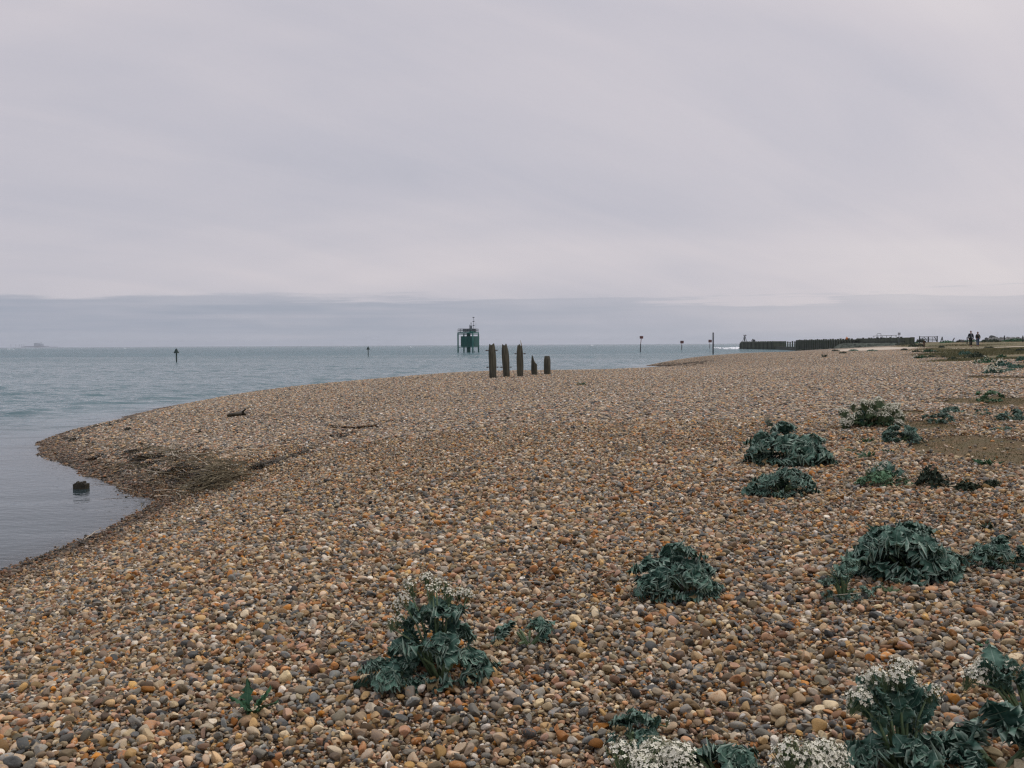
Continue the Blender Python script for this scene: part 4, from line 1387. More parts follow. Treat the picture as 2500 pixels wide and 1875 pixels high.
for k, (px0, px1, top) in enumerate([(2398, 2510, 2.0)]):
    rb = []
    for i in range(40):
        px = px0 + (px1 - px0) * i / 39
        for j in range(8):
            Y = 139.2 + j * 1.2
            b_ = land_at(px, Y)
            edge_ = min(1, i / 6) * min(1, j / 1.5, (7 - j) / 1.5)
            rb.append((b_.x, Y, b_.z - 0.1 + edge_ * (0.45 + 0.35 * random.random())))
    o = obj('rock_bank', mesh_np('rock_bank', np.array(rb), grid_faces(8, 40), False, M_ROCK))
    tag(o, 'bank of smaller dark rubble under the rock pile', 'rock bank')


# ------------------------------------------------------------------ people
def skin_mesh(name, verts, edges, radii, mat, parent, loc=(0, 0, 0), root=0, sub=2):
    me = bpy.data.meshes.new(name)
    me.from_pydata(verts, edges, [])
    o = bpy.data.objects.new(name, me)
    COL.objects.link(o)
    md = o.modifiers.new('skin', 'SKIN'); md.use_smooth_shade = True
    ss = o.modifiers.new('sub', 'SUBSURF'); ss.levels = sub; ss.render_levels = sub
    for i, r_ in enumerate(radii):
        rr2 = r_ if hasattr(r_, '__len__') else (r_, r_)
        me.skin_vertices[0].data[i].radius = rr2
        me.skin_vertices[0].data[i].use_root = (i == root)
    dg = bpy.context.evaluated_depsgraph_get()
    nm = bpy.data.meshes.new_from_object(o.evaluated_get(dg))
    bpy.data.objects.remove(o)
    nm.name = name
    nm.materials.clear(); nm.materials.append(mat)
    nm.polygons.foreach_set('use_smooth', [True] * len(nm.polygons))
    oo = obj(name, nm, parent, loc)
    return oo


M_SKIN = simple_mat('skin', (168, 122, 100), (184, 138, 116), 8.0, 0.6, 0.0)
M_HAIR1 = simple_mat('dark_hair', (34, 28, 26), (52, 42, 36), 20.0, 0.7, 0.2, 0.01)
M_JACK = simple_mat('navy_jacket', (22, 26, 34), (34, 38, 48), 6.0, 0.85, 0.3, 0.01)
M_SHIRT = simple_mat('grey_shirt', (92, 100, 100), (112, 118, 118), 6.0, 0.9, 0.2, 0.01)
M_TROU = simple_mat('dark_trousers', (22, 24, 22), (34, 36, 32), 6.0, 0.9, 0.2, 0.01)
M_JEAN = simple_mat('blue_jeans', (56, 72, 98), (76, 92, 118), 6.0, 0.9, 0.2, 0.01)
M_OLIVE = simple_mat('dark_olive_coat', (30, 34, 32), (46, 50, 44), 6.0, 0.9, 0.3, 0.01)
M_BAG = simple_mat('pale_bag', (128, 128, 118), (150, 148, 136), 6.0, 0.9, 0.1, 0.01)
M_SHOE = simple_mat('pale_shoe', (150, 146, 138), (176, 172, 164), 6.0, 0.8, 0.0)
M_SHOED = simple_mat('dark_shoe', (40, 44, 46), (60, 64, 66), 6.0, 0.8, 0.0)


def person(px, py_feet, py_head, Y, label, female, seed):
    g = land_at(px, Y)
    H = (py_feet - py_head) * Y / FPX
    k = H / 1.76
    root = empty('person', (g.x, g.y, g.z), label=label, cat='person', group='two people walking on the turf')
    S = lambda pts: [(p[0] * k, p[1] * k, p[2] * k) for p in pts]
    st = 0.13 if not female else 0.10                      # half stride (y) of the walk
    # joints: pelvis, spine, chest, neck, head; legs; arms
    hipw = 0.10; shw = 0.19 if not female else 0.165
    lk, rk = (-hipw - 0.01, -0.06, 0.49), (hipw + 0.01, 0.03, 0.49)
    la, ra = (-hipw - 0.03, 0.02 - st, 0.09), (hipw + 0.02, st, 0.11)
    arms = {}
    if not female:
        lel, lwr = (-0.29, 0.03, 1.12), (-0.27, -0.06, 0.90)
        rel, rwr = (0.29, 0.04, 1.12), (0.25, -0.05, 0.90)
    else:
        lel, lwr = (-0.24, 0.02, 1.12), (-0.19, -0.13, 0.98)
        rel, rwr = (0.28, -0.02, 1.10), (0.12, -0.20, 1.16)
    V = [(0, 0, 0.95), (0, 0, 1.12), (0, 0.01, 1.34), (0, 0, 1.49), (0, -0.01, 1.57), (0, -0.015, 1.66), (0, -0.01, 1.74),
         (-hipw, 0, 0.90), lk, la, (la[0] - 0.02, la[1] - 0.15, 0.035),
         (hipw, 0, 0.90), rk, ra, (ra[0] + 0.02, ra[1] - 0.15, 0.05),
         (-shw, 0.01, 1.41), lel, lwr, (lwr[0] + 0.005, lwr[1] - 0.03, lwr[2] - 0.08),
         (shw, 0.01, 1.41), rel, rwr, (rwr[0] - 0.005, rwr[1] - 0.03, rwr[2] - 0.08)]
    E = [(0, 1), (1, 2), (2, 3), (3, 4), (4, 5), (5, 6), (0, 7), (7, 8), (8, 9), (9, 10), (0, 11), (11, 12), (12, 13), (13, 14), (2, 15), (15, 16), (16, 17), (17, 18), (2, 19), (19, 20), (20, 21), (21, 22)]
    rad = [(0.13, 0.095), (0.125, 0.09), (0.15, 0.105), (0.055, 0.055), (0.062, 0.07), (0.078, 0.092), (0.06, 0.07), 0.088, 0.058, 0.04, (0.04, 0.03), 0.088, 0.058, 0.04, (0.04, 0.03), 0.055, 0.043, 0.03, (0.038, 0.022), 0.055, 0.043, 0.03, (0.038, 0.022)]
    nb_ = len(V)
    for (w, sgn) in ((18, -1), (22, 1)):                       # four fingers and a thumb on each hand
        hx, hy, hz_ = V[w]
        for q, (dx, ln) in enumerate([(-0.027, 0.066), (-0.009, 0.076), (0.009, 0.072), (0.027, 0.056)]):
            V += [(hx + dx * 0.3, hy + dx, hz_ - ln * 0.55), (hx + dx * 0.3 - 0.01 * sgn, hy + dx * 1.05, hz_ - ln)]
            E += [(w, len(V) - 2), (len(V) - 2, len(V) - 1)]; rad += [0.0095 / 1, 0.008]
        V += [(hx - 0.012 * sgn, hy - 0.045, hz_ + 0.015), (hx - 0.02 * sgn, hy - 0.055, hz_ - 0.025)]
        E += [(w, len(V) - 2), (len(V) - 2, len(V) - 1)]; rad += [0.011, 0.009]
    rad = [(r_[0] * k, r_[1] * k) if hasattr(r_, '__len__') else r_ * k for r_ in rad]
    body = skin_mesh('body', S(V), E, rad, M_SKIN, root)
    # face details and hair
    hair_r = 0.097
    hv, hf = ico(3)
    P = hv * np.array([0.088, 0.105, 0.115]) * k
    P[:, 2] += 1.675 * k; P[:, 1] += 0.012 * k
    keepf = [f for f in hf if not (P[f].mean(0)[1] < -0.045 * k and P[f].mean(0)[2] < 1.70 * k) and not (P[f].mean(0)[2] < (1.52 if female else 1.60) * k)]
    if female:
        low = P[:, 2] < 1.66 * k
        P[low, 2] = 1.66 * k - (1.66 * k - P[low, 2]) * 1.9
    obj('hair', mesh_np('hair', P, np.array(keepf), True, M_HAIR1), root)
    m = MB().tube([(0, -0.10 * k, 1.665 * k), (0, -0.125 * k, 1.635 * k)], [0.008 * k, 0.014 * k], 6)
    m.build('nose', M_SKIN, root)
    for sx_ in (-1, 1):
        MB().tube([(sx_ * 0.032 * k, -0.099 * k, 1.668 * k), (sx_ * 0.032 * k, -0.107 * k, 1.668 * k)], 0.010 * k, 6).build('eye', M_HAIR1, root)
        MB().tube([(sx_ * 0.082 * k, 0.0, 1.67 * k), (sx_ * 0.095 * k, 0.006, 1.655 * k), (sx_ * 0.084 * k, 0.0, 1.625 * k)], 0.012 * k, 6).build('ear', M_SKIN, root)
    MB().box((0, -0.098 * k, 1.598 * k), (0.05 * k, 0.01 * k, 0.01 * k)).build('mouth', M_RUST, root)
    # clothes
    tv = [(0, 0, 0.98), (-hipw - 0.005, 0, 0.90), lk, (la[0], la[1], 0.12), (hipw + 0.005, 0, 0.90), rk, (ra[0], ra[1], 0.14)]
    skin_mesh('trousers', S(tv), [(0, 1), (1, 2), (2, 3), (0, 4), (4, 5), (5, 6)], [(0.15 * k, 0.115 * k), 0.105 * k, 0.078 * k, 0.066 * k, 0.105 * k, 0.078 * k, 0.066 * k], M_JEAN if female else M_TROU, root)
    jv = [(0, 0, 0.86 if not female else 0.96), (0, 0.005, 1.12), (0, 0.012, 1.36), (0, 0.005, 1.47), (-shw, 0.012, 1.41), lel, (lwr[0], lwr[1], lwr[2] + 0.02), (shw, 0.012, 1.41), rel, (rwr[0], rwr[1], rwr[2] + 0.02)]
    jr = [(0.17, 0.13), (0.168, 0.125), (0.185, 0.135), (0.085, 0.085), 0.085, 0.068, 0.05, 0.085, 0.068, 0.05]
    skin_mesh('jacket', S(jv), [(0, 1), (1, 2), (2, 3), (2, 4), (4, 5), (5, 6), (2, 7), (7, 8), (8, 9)], [(r_[0] * k, r_[1] * k) if hasattr(r_, '__len__') else r_ * k for r_ in jr], M_OLIVE if female else M_JACK, root, root=1)
    if not female:
        skin_mesh('shirt', S([(0, -0.045, 0.90), (0, -0.05, 1.15), (0, -0.045, 1.38), (0, -0.02, 1.48)]), [(0, 1), (1, 2), (2, 3)], [(0.10 * k, 0.10 * k), (0.095 * k, 0.10 * k), (0.07 * k, 0.10 * k), (0.05 * k, 0.07 * k)], M_SHIRT, root)
    else:
        skin_mesh('shoulder_bag', S([(0.16, -0.12, 1.12), (0.17, -0.14, 0.98), (0.16, -0.13, 0.90)]), [(0, 1), (1, 2)], [0.04 * k, (0.085 * k, 0.06 * k), (0.07 * k, 0.05 * k)], M_BAG, root)
        MB().tube(S([(0.15, -0.13, 1.10), (0.02, -0.155, 1.28), (-0.12, -0.08, 1.45), (-0.13, 0.06, 1.45)]), 0.016 * k, 5).build('bag_strap', M_BAG, root)
    for an, sgn in ((la, -1), (ra, 1)):
        skin_mesh('shoe', S([(an[0], an[1] + 0.05, 0.045), (an[0], an[1] - 0.06, 0.045), (an[0] + 0.01 * sgn, an[1] - 0.17, 0.04)]), [(0, 1), (1, 2)], [(0.046 * k, 0.045 * k), (0.05 * k, 0.042 * k), (0.042 * k, 0.032 * k)], M_SHOED if (female or sgn > 0) else M_SHOE, root, root=1)
    return root


person(2370, 847.5, 809, 110, 'person in a dark open jacket and grey shirt walking on the turf', False, 1)
person(2387, 847.5, 812, 109, 'person in blue jeans and dark top carrying a pale bag', True, 2)

# ------------------------------------------------------------------ far power station across the bay
DY = 9000.0
d0 = at(95, 848, DY); u = DY / FPX
M_FAR = simple_mat('haze_paled_station', (112, 124, 138), (130, 140, 152), 0.02, 0.9, 0.0)  # pale bluish tone, some of the haze painted into the colour
ps = empty('power_station', (d0.x, DY, 0), label='pale block of a power station far off on the left horizon', cat='power station')
def fb(px0, px1, hpx, name='block', dz=0.0):
    MB().box(((px0 + px1) / 2 * u - 95 * u, 0, hpx * u / 2 + dz), ((px1 - px0) * u, 60, hpx * u)).build(name, M_FAR, ps)
fb(87, 95, 10.5, 'reactor_block'); fb(95.2, 103, 8.5, 'reactor_block'); fb(64, 116, 3.2, 'turbine_hall'); fb(116.2, 138, 1.4, 'low_building'); fb(55, 63.8, 2.0, 'low_building')
for px in (99, 102):
    MB().tube([((px - 95) * u, 0, 0), ((px - 95) * u, 0, 12.5 * u)], 1.6, 6).build('chimney', M_FAR, ps)
for i_, px in enumerate((28, 40, 49, 54, 60)):
    o = empty('pylon', ((px - 1250) * u, DY, 0), label='faint lattice pylon left of the power station, ' + ORD[i_] + ' from the left', cat='pylon', group='pylons beside the power station')
    h_ = (8.5, 8.0, 7.5, 7.5, 7.0)[i_] * u
    MB().tube([(-3, 0, 0), (-0.6, 0, h_)], 1.0, 4).tube([(3, 0, 0), (0.6, 0, h_)], 1.0, 4).build('tower', M_FAR, o)
    MB().box((0, 0, h_ * 0.72), (9, 1, 1)).box((0, 0, h_ * 0.88), (7, 1, 1)).build('cross_arm', M_FAR, o)

# breaking water off the pier head
fv = []; ff = []
rf = random.Random(8)
for (px0, px1, py, n_) in [(1744, 1806, 849, 26), (1752, 1800, 851, 16), (1790, 1812, 848, 10), (20, 60, 852, 3), (300, 330, 850, 2), (1000, 1030, 846.5, 2), (1440, 1450, 844, 2)]:
    for _ in range(n_):
        px = rf.uniform(px0, px1); y_ = py + rf.uniform(-0.7, 0.7)
        g = pz(px, y_, 0.12); s = g[1] / FPX
        a_ = rf.uniform(1.2, 4.0) * s; b_ = rf.uniform(1.5, 6.0)
        base = len(fv); n = 9
        for q in range(n):
            th = 2 * PI * q / n
            rr2 = rf.uniform(0.6, 1.1)
            fv.append((g[0] + a_ * rr2 * math.cos(th), g[1] + b_ * rr2 * math.sin(th), 0.02))
        fv.append((g[0], g[1], rf.uniform(0.2, 0.45)))
        for q in range(n): ff.append((base + q, base + (q + 1) % n, base + n))
foam = obj('foam', mesh_np('foam', np.array(fv), np.array(ff), True, M_FOAM))
tag(foam, 'white breaking water off the pier head and scattered whitecaps', 'foam', kind='stuff')

# ------------------------------------------------------------------ plants
def leaf_mesh(name, seed, aspect=0.72, ruffle=0.11, lobes=5, nu=20, nv=8, petiole=0.16, droop=0.35, jag=0.15, mat=None, point=1.0):
    """a broad crinkled blade on a short stalk; it leaves the crown steeply and curls over"""
    r_ = random.Random(seed)
    ph = [r_.uniform(0, 6.28) for _ in range(8)]
    vs = []; ed = []
    for i in range(nu + 1):
        u_ = i / nu
        t = max(0.0, (u_ - petiole) / (1 - petiole))
        w = aspect * 0.5 * (math.sin(PI * min(1, t ** 1.15)) ** (0.55 * point) if 0 < t < 1 else 0.0) + 0.016
        for j in range(nv + 1):
            v_ = -1 + 2 * j / nv
            sgn = 1 if v_ > 0 else -1
            e = abs(v_)
            a_ = lobes * 2 * PI * t
            wl = w * (1 + jag * e ** 3 * math.sin(a_ + ph[0] + sgn * 1.3) + 0.45 * jag * e ** 3 * math.sin(2.3 * a_ + ph[1] * sgn))
            y = v_ * wl
            tipw = 0.05 * jag / 0.2 * math.sin(3.2 * PI * v_ + ph[6]) * t ** 4
            x = u_ * (1 - 0.10 * e * e * t) + tipw
            z = -droop * u_ * u_ + 0.30 * abs(y) * (1 - t) - 0.10 * y * y + 0.03 * math.sin(3 * u_ * PI + ph[2])
            z += ruffle * e ** 4 * w * (1.4 * math.sin(0.9 * a_ + ph[3] + sgn * ph[4]) + 0.8 * math.sin(2.1 * a_ + ph[5] * sgn))
            z += 0.05 * t ** 5 * math.sin(4 * v_ + ph[7])
            vs.append((x, y, z)); ed.append(e if t > 0.02 else 0.0)
    ed = np.array(ed).reshape(nu + 1, nv + 1)
    ed[-1, :] = 1.0
    return mesh_np(name, np.array(vs), grid_faces(nv + 1, nu + 1), True, mat, {'edge': ed.ravel()})


def leaf_set(name, mat, aspect=0.90, ruffle=0.46, lobes=4, droop=0.20, jag=0.15, nu=26, nv=12, point=1.0):
    return [leaf_mesh('%s_%d' % (name, i), 40 + i * 3, mat=mat, aspect=aspect * (0.82 + 0.07 * i), ruffle=ruffle, lobes=lobes + i % 3, point=point,
                      droop=droop * (0.6, 1.0, 1.4, 0.8, 1.2, 0.35)[i], jag=jag, nu=nu, nv=nv) for i in range(6)]


L_KALE = leaf_set('kale_leaf', M_KALE)
L_KALE2 = leaf_set('kale_grey_leaf', M_KALE2, aspect=0.66)
L_KALEG = leaf_set('kale_green_leaf', M_KALEG, aspect=0.6, droop=0.25)
L_STEM = leaf_set('kale_stem_leaf', M_KALE, aspect=0.52, ruffle=0.2, droop=0.15, lobes=3)
L_DEAD = leaf_set('withered_leaf', M_DEADL, aspect=0.5, ruffle=0.5, droop=0.5, nu=12, nv=6)
L_WEED = leaf_set('weed_leaf', M_WEEDG, aspect=0.26, jag=0.5, ruffle=0.1, droop=0.4, lobes=3, nu=16, nv=6, point=1.8)
L_DARK = leaf_set('dark_leaf', M_WEEDD, aspect=0.28, jag=0.3, ruffle=0.1, nu=8, nv=4, lobes=2, droop=0.2, point=1.8)


def floret_head(seed, n=52, rad=0.044, petal=0.0061, stemlen=0.075, bud=0.22):
    r_ = random.Random(seed)
    vs = []; fs = []; mi = []
    for i in range(n):
        a_ = i * 2.39996; q = math.sqrt((i + 0.5) / n)
        c = Vector((rad * q * math.cos(a_) + r_.gauss(0, 0.006), rad * q * math.sin(a_) + r_.gauss(0, 0.006), rad * 0.75 * (1 - q * q) + r_.gauss(0, 0.010)))
        nrm = Vector((c.x * 1.2 + r_.gauss(0, 0.012), c.y * 1.2 + r_.gauss(0, 0.012), 0.032)).normalized()
        t1 = nrm.orthogonal().normalized(); t1 = (Matrix.Rotation(r_.uniform(0, 6.28), 3, nrm) @ t1); t2 = nrm.cross(t1)
        isb = r_.random() < bud
        pl_ = petal * (0.45 if isb else r_.uniform(0.8, 1.25))
        for d1, d2 in ((t1, t2), (-t1, t2), (t2, t1), (-t2, t1)):
            b = len(vs)
            vs += [c, c + d1 * pl_ * 0.7 + d2 * pl_ * 0.5 + nrm * 0.001, c + d1 * pl_ * 1.35 + nrm * 0.002, c + d1 * pl_ * 0.7 - d2 * pl_ * 0.5 + nrm * 0.001]
            fs.append((b, b + 1, b + 2, b + 3)); mi.append(1 if isb else 0)
        # flower stalk
        b = len(vs); foot = Vector((c.x * 0.25, c.y * 0.25, -stemlen * r_.uniform(0.6, 1.0)))
        o1 = t1 * 0.0009; o2 = t2 * 0.0009
        vs += [foot + o1, foot - o1, c - o1, c + o1, foot + o2, foot - o2, c - o2, c + o2]
        fs += [(b, b + 1, b + 2, b + 3), (b + 4, b + 5, b + 6, b + 7)]; mi += [2, 2]
    me = bpy.data.meshes.new('flower_head')
    me.from_pydata([tuple(v) for v in vs], [], fs)
    for m_ in (M_FLOWER, M_BUD, M_STEM): me.materials.append(m_)
    me.polygons.foreach_set('material_index', mi)
    me.update()
    return me


HEADS = [floret_head(i) for i in range(4)]
HEADS_B = [floret_head(20 + i, 44, 0.040, 0.0052, 0.05, 0.45) for i in range(3)]      # half in bud


def put_leaf(root, meshes, rr_, base, phi, theta, length, roll=None, name='leaf'):
    o = bpy.data.objects.new(name, meshes[rr_.randrange(len(meshes))])
    o.parent = root
    M = Matrix.Rotation(phi, 4, 'Z') @ Matrix.Rotation(-theta, 4, 'Y') @ Matrix.Rotation(rr_.gauss(0, 0.6) if roll is None else roll, 4, 'X')
    M = Matrix.Translation(base) @ M @ Matrix.Diagonal((length, length * rr_.uniform(0.85, 1.2), length, 1))
    o.matrix_local = M
    COL.objects.link(o)
    return o


PLANTC = []


def kale(px, pyb, wpx, hpx, n, label, meshes=None, seed=1, flowers=(), heads=None, leafs=1.0, name='sea_kale', headscale=1.0, cat='plant', group='sea kale clumps on the shingle', back=0.55, stem_leaves=2, dens=1.0):
    meshes = meshes or L_KALE
    rr_ = random.Random(seed * 17 + 3)
    g = ground_at(px, pyb)
    s = g.y / FPX
    Rr = wpx * s / 2
    Yc = g.y + Rr * back
    d = ray(px, pyb)
    c = Vector((d[0] * Yc, Yc, hz(d[0] * Yc, Yc) + 0.015))
    H = hpx * s * 1.05
    n = int(n * 1.9 * dens)
    root = empty(name, c, label=label, cat=cat, group=group)
    PLANTC.append((c.x, c.y, Rr))
    # several shoots, each a small rosette of leaves, together make the mound
    shoots = max(1, int(round(n / 9.0)))
    ln0 = (0.25 * Rr + 0.19 * H) * leafs
    for k_ in range(shoots):
        phi = k_ * 2.39996 + rr_.gauss(0, 0.3)
        q = math.sqrt((k_ + 0.35) / shoots) if shoots > 1 else 0.0
        r0 = Rr * 0.84 * q * rr_.uniform(0.8, 1.1)
        top = H * (1 - 0.50 * q ** 3) * rr_.uniform(0.52, 1.12)
        zb = max(0.0, top - ln0 * 0.62)
        tilt = R(38) * q + rr_.gauss(0, 0.12)
        A = Matrix.Translation((r0 * math.cos(phi), r0 * math.sin(phi) * 0.85, zb)) @ Matrix.Rotation(phi, 4, 'Z') @ Matrix.Rotation(tilt, 4, 'Y')
        m_ = 9 + rr_.randrange(3)
        for i in range(m_):
            f = (i + 0.5) / m_
            M = A @ Matrix.Rotation(i * 2.39996 + rr_.gauss(0, 0.3), 4, 'Z') @ Matrix.Rotation(-(R(84) - R(52) * f + rr_.gauss(0, 0.18)), 4, 'Y') @ Matrix.Rotation(rr_.gauss(0, 0.35), 4, 'X')
            l_ = ln0 * (0.55 + 0.55 * f) * rr_.uniform(0.82, 1.18)
            o = bpy.data.objects.new('leaf', meshes[rr_.randrange(len(meshes))])
            o.parent = root
            o.matrix_local = M @ Matrix.Diagonal((l_, l_ * rr_.uniform(0.9, 1.2), l_, 1))
            COL.objects.link(o)
    if n > 24:                                           # skirt of low leaves round the foot
        for i in range(int(n * 0.35)):
            phi = i * 2.39996
            rq = Rr * rr_.uniform(0.5, 0.78)
            put_leaf(root, meshes, rr_, (rq * math.cos(phi), rq * math.sin(phi) * 0.85, 0.0), phi + rr_.gauss(0, 0.6), R(rr_.uniform(20, 62)), ln0 * rr_.uniform(0.7, 1.05))
    for i in range(2 + n // 30):
        phi = rr_.uniform(0, 6.28)
        put_leaf(root, L_DEAD, rr_, (Rr * 0.75 * math.cos(phi), Rr * 0.6 * math.sin(phi), 0.03), phi, R(rr_.uniform(-5, 25)), (0.26 * Rr + 0.1 * H) * rr_.uniform(0.7, 1.1), name='withered_leaf')
    # woody crown under the leaves
    m = MB()
    for i in range(9):
        phi = rr_.uniform(0, 6.28); l_ = Rr * rr_.uniform(0.3, 0.62)
        m.tube([(0, 0, -0.03), (l_ * 0.5 * math.cos(phi), l_ * 0.5 * math.sin(phi), H * 0.22), (l_ * math.cos(phi), l_ * math.sin(phi), H * rr_.uniform(0.25, 0.55))], [0.010, 0.008, 0.006], 5)
    m.build('stalks', M_STEM, root)
    # flower stems reach to the given places
    for (fx, fy, dy) in flowers:
        p = at(fx, fy, c.y + dy) - c
        st = Vector((p.x * 0.15, p.y * 0.3, 0.0))
        mid = st.lerp(p, 0.55) + Vector((0, 0, 0.04))
        stem = MB().tube([st, mid, p - Vector((0, 0, 0.02))], [0.0065, 0.005, 0.003], 6).build('flower_stem', M_STEM, root, smooth=True)
        for q in range(stem_leaves):
            f = 0.35 + 0.45 * q / max(1, stem_leaves)
            bpt = st.lerp(p, f) + Vector((0, 0, 0.03))
            dv = (p - st).normalized()
            put_leaf(stem, L_STEM, rr_, bpt, math.atan2(dv.y, dv.x) + rr_.gauss(0, 1.2), R(rr_.uniform(48, 80)), min(0.12, 0.5 * (p - st).length) * rr_.uniform(0.7, 1.1))
        hs = heads or HEADS
        for q in range(2 if stem_leaves == 1 else 1):
            o = bpy.data.objects.new('flower_head', hs[rr_.randrange(len(hs))])
            o.parent = stem
            o.location = p + Vector((rr_.gauss(0, 0.022), rr_.gauss(0, 0.022), rr_.gauss(0, 0.008))) * (1 if q else 0) * headscale
            o.rotation_euler = (rr_.gauss(0, 0.3), rr_.gauss(0, 0.3), rr_.uniform(0, 6.28))
            o.scale = [headscale * rr_.uniform(0.8, 1.15)] * 3
            COL.objects.link(o)
    return root


# foreground flowering clump
kale(1075, 1690, 270, 165, 34, 'flowering sea kale clump in the centre foreground with white heads up its left side', seed=1, leafs=0.9, back=0.5,
     flowers=[(1040, 1412, 0.12), (1065, 1420, 0.05), (1085, 1432, 0.12), (1055, 1440, 0.0), (1000, 1432, 0.0), (985, 1462, -0.02), (968, 1478, 0.0), (955, 1520, -0.05), (975, 1512, -0.02), (1098, 1450, 0.05), (1120, 1446, 0.1), (1140, 1450, 0.1)],
     headscale=0.8, stem_leaves=2)
kale(1290, 1598, 175, 55, 9, 'small low sea kale sprout just right of the centre foreground clump', seed=2, leafs=1.5)
kale(958, 1712, 150, 85, 14, 'low broad leaves in front of the flowering foreground sea kale', seed=3, leafs=1.3)
kale(1660, 1478, 228, 108, 64, 'round leafy sea kale mound alone on the shingle right of centre', seed=4)
kale(2215, 1428, 270, 130, 80, 'largest leafy sea kale mound near the right edge', seed=5)
kale(2430, 1398, 160, 62, 34, 'low spreading sea kale at the right edge beside the largest mound', seed=6, leafs=1.1)
kale(2060, 1480, 120, 88, 30, 'grey green sea kale with thin stalks left of the largest mound', L_KALE2, seed=7, leafs=0.9, flowers=[(2030, 1398, 0), (2050, 1392, 0), (2075, 1402, 0)], heads=HEADS_B, headscale=0.35)
kale(2175, 1466, 80, 36, 9, 'tiny sea kale seedling in front of the largest mound', L_KALE2, seed=8, leafs=1.3)
kale(1930, 1146, 205, 88, 72, 'tall sea kale mound with a peak of upright leaves in the middle right', seed=9, leafs=0.95, flowers=[(1985, 1068, 0), (1998, 1072, 0), (2012, 1078, 0.1)], heads=HEADS_B, headscale=0.6)
kale(1908, 1221, 168, 62, 60, 'dense low sea kale mound in front of the tall peaked one', seed=10, leafs=0.85)
kale(2202, 1086, 106, 36, 34, 'flat dark sea kale beside the bare brown earth', seed=11)
fl = []
rr_ = random.Random(5)
for i in range(46):
    a_ = rr_.uniform(-1, 1)
    fl.append((2128 + 72 * a_, 976 + 26 * a_ * a_ + rr_.uniform(0, 38), rr_.uniform(-0.5, 0.1)))
kale(2128, 1046, 145, 52, 60, 'large sea kale bush covered in white flowers', L_KALEG, seed=12, flowers=fl, headscale=1.35, stem_leaves=1, leafs=0.8)
kale(2155, 1196, 140, 42, 26, 'loose sea kale with a fan of white flowers in front of the bare earth', L_KALEG, seed=13, leafs=1.0,
     flowers=[(2140, 1136, 0.1), (2160, 1133, 0.1), (2178, 1138, 0.1), (2192, 1148, 0.05), (2120, 1150, 0), (2205, 1158, 0), (2150, 1146, 0), (2212, 1165, 0)], headscale=0.65, stem_leaves=3)
kale(2413, 985, 66, 28, 34, 'bright green bushy plant high on the right of the beach', L_KALEG, seed=14, leafs=0.9, group='plants along the turf edge', name='shore_plant')
kale(2290, 1036, 74, 28, 30, 'dark clump above the bare brown earth', seed=15, leafs=0.9)
kale(2325, 1012, 62, 20, 22, 'low clump behind the dark one above the bare earth', seed=16)
kale(2400, 1018, 44, 15, 14, 'small grey clump between the turf strips', L_KALE2, seed=17)
kale(2472, 1032, 76, 26, 30, 'blue green sea kale at the right edge above the bare earth', seed=18)
kale(2450, 1056, 64, 12, 16, 'very flat sea kale on the stones at the upper edge of the bare earth', L_KALE2, seed=19)

# plants along the bottom edge
kale(1548, 1850, 110, 105, 14, 'upright sea kale leaves rising behind the left bottom flower head', seed=20, leafs=1.35, back=0.1, flowers=[(1628, 1762, 0)], heads=HEADS_B, headscale=0.4)
kale(1760, 1935, 270, 110, 30, 'row of dark sea kale leaves between the two flower heads at the bottom edge', seed=21, leafs=1.25, back=0.2, dens=0.8)
fl = [(1530 + 150 * ((i * 0.618) % 1), 1822 + 60 * ((i * 0.37) % 1) + 26 * abs(((i * 0.618) % 1) - 0.35), rr_.uniform(-0.12, 0.05)) for i in range(22)]
kale(1600, 2010, 190, 70, 12, 'low cushion of white flowers at the bottom edge left of the leaves', seed=22, flowers=fl, headscale=0.95, back=0.1, stem_leaves=1)
fl = [(1915 + 150 * ((i * 0.618) % 1), 1826 + 70 * ((i * 0.37) % 1) + 34 * abs(((i * 0.618) % 1) - 0.45), rr_.uniform(-0.12, 0.05)) for i in range(26)]
kale(1990, 2010, 190, 70, 12, 'wider cushion of white flowers at the bottom edge right of the leaves', seed=23, flowers=fl, headscale=0.95, back=0.1, stem_leaves=1)
kale(2215, 1925, 330, 105, 30, 'big flowering sea kale in the bottom right corner with tall stems', seed=24, leafs=1.2, back=0.15, dens=1.1,
     flowers=[(2195, 1625, 0.05), (2215, 1632, 0.1), (2118, 1662, 0.05), (2140, 1650, 0.0), (2165, 1662, 0.05), (2190, 1656, 0.0), (2215, 1664, 0.05), (2088, 1712, 0), (2100, 1705, -0.05), (2245, 1695, 0.1), (2262, 1688, 0.05), (2285, 1690, 0.1), (2130, 1672, 0.1), (2180, 1672, 0.1)],
     headscale=0.85, stem_leaves=4)
kale(2440, 1905, 300, 120, 16, 'large drooping sea kale leaves at the right end of the bottom edge', seed=25, leafs=1.9, back=0.1, dens=0.7)
kale(2530, 1790, 140, 85, 10, 'sea kale leaning in from the right edge with two flower heads', seed=26, leafs=1.2, back=0.1, dens=1.0,
     flowers=[(2385, 1640, 0), (2400, 1628, 0), (2420, 1640, 0.05), (2372, 1652, 0), (2455, 1628, 0.05), (2468, 1634, 0.05)], headscale=0.85, stem_leaves=4)


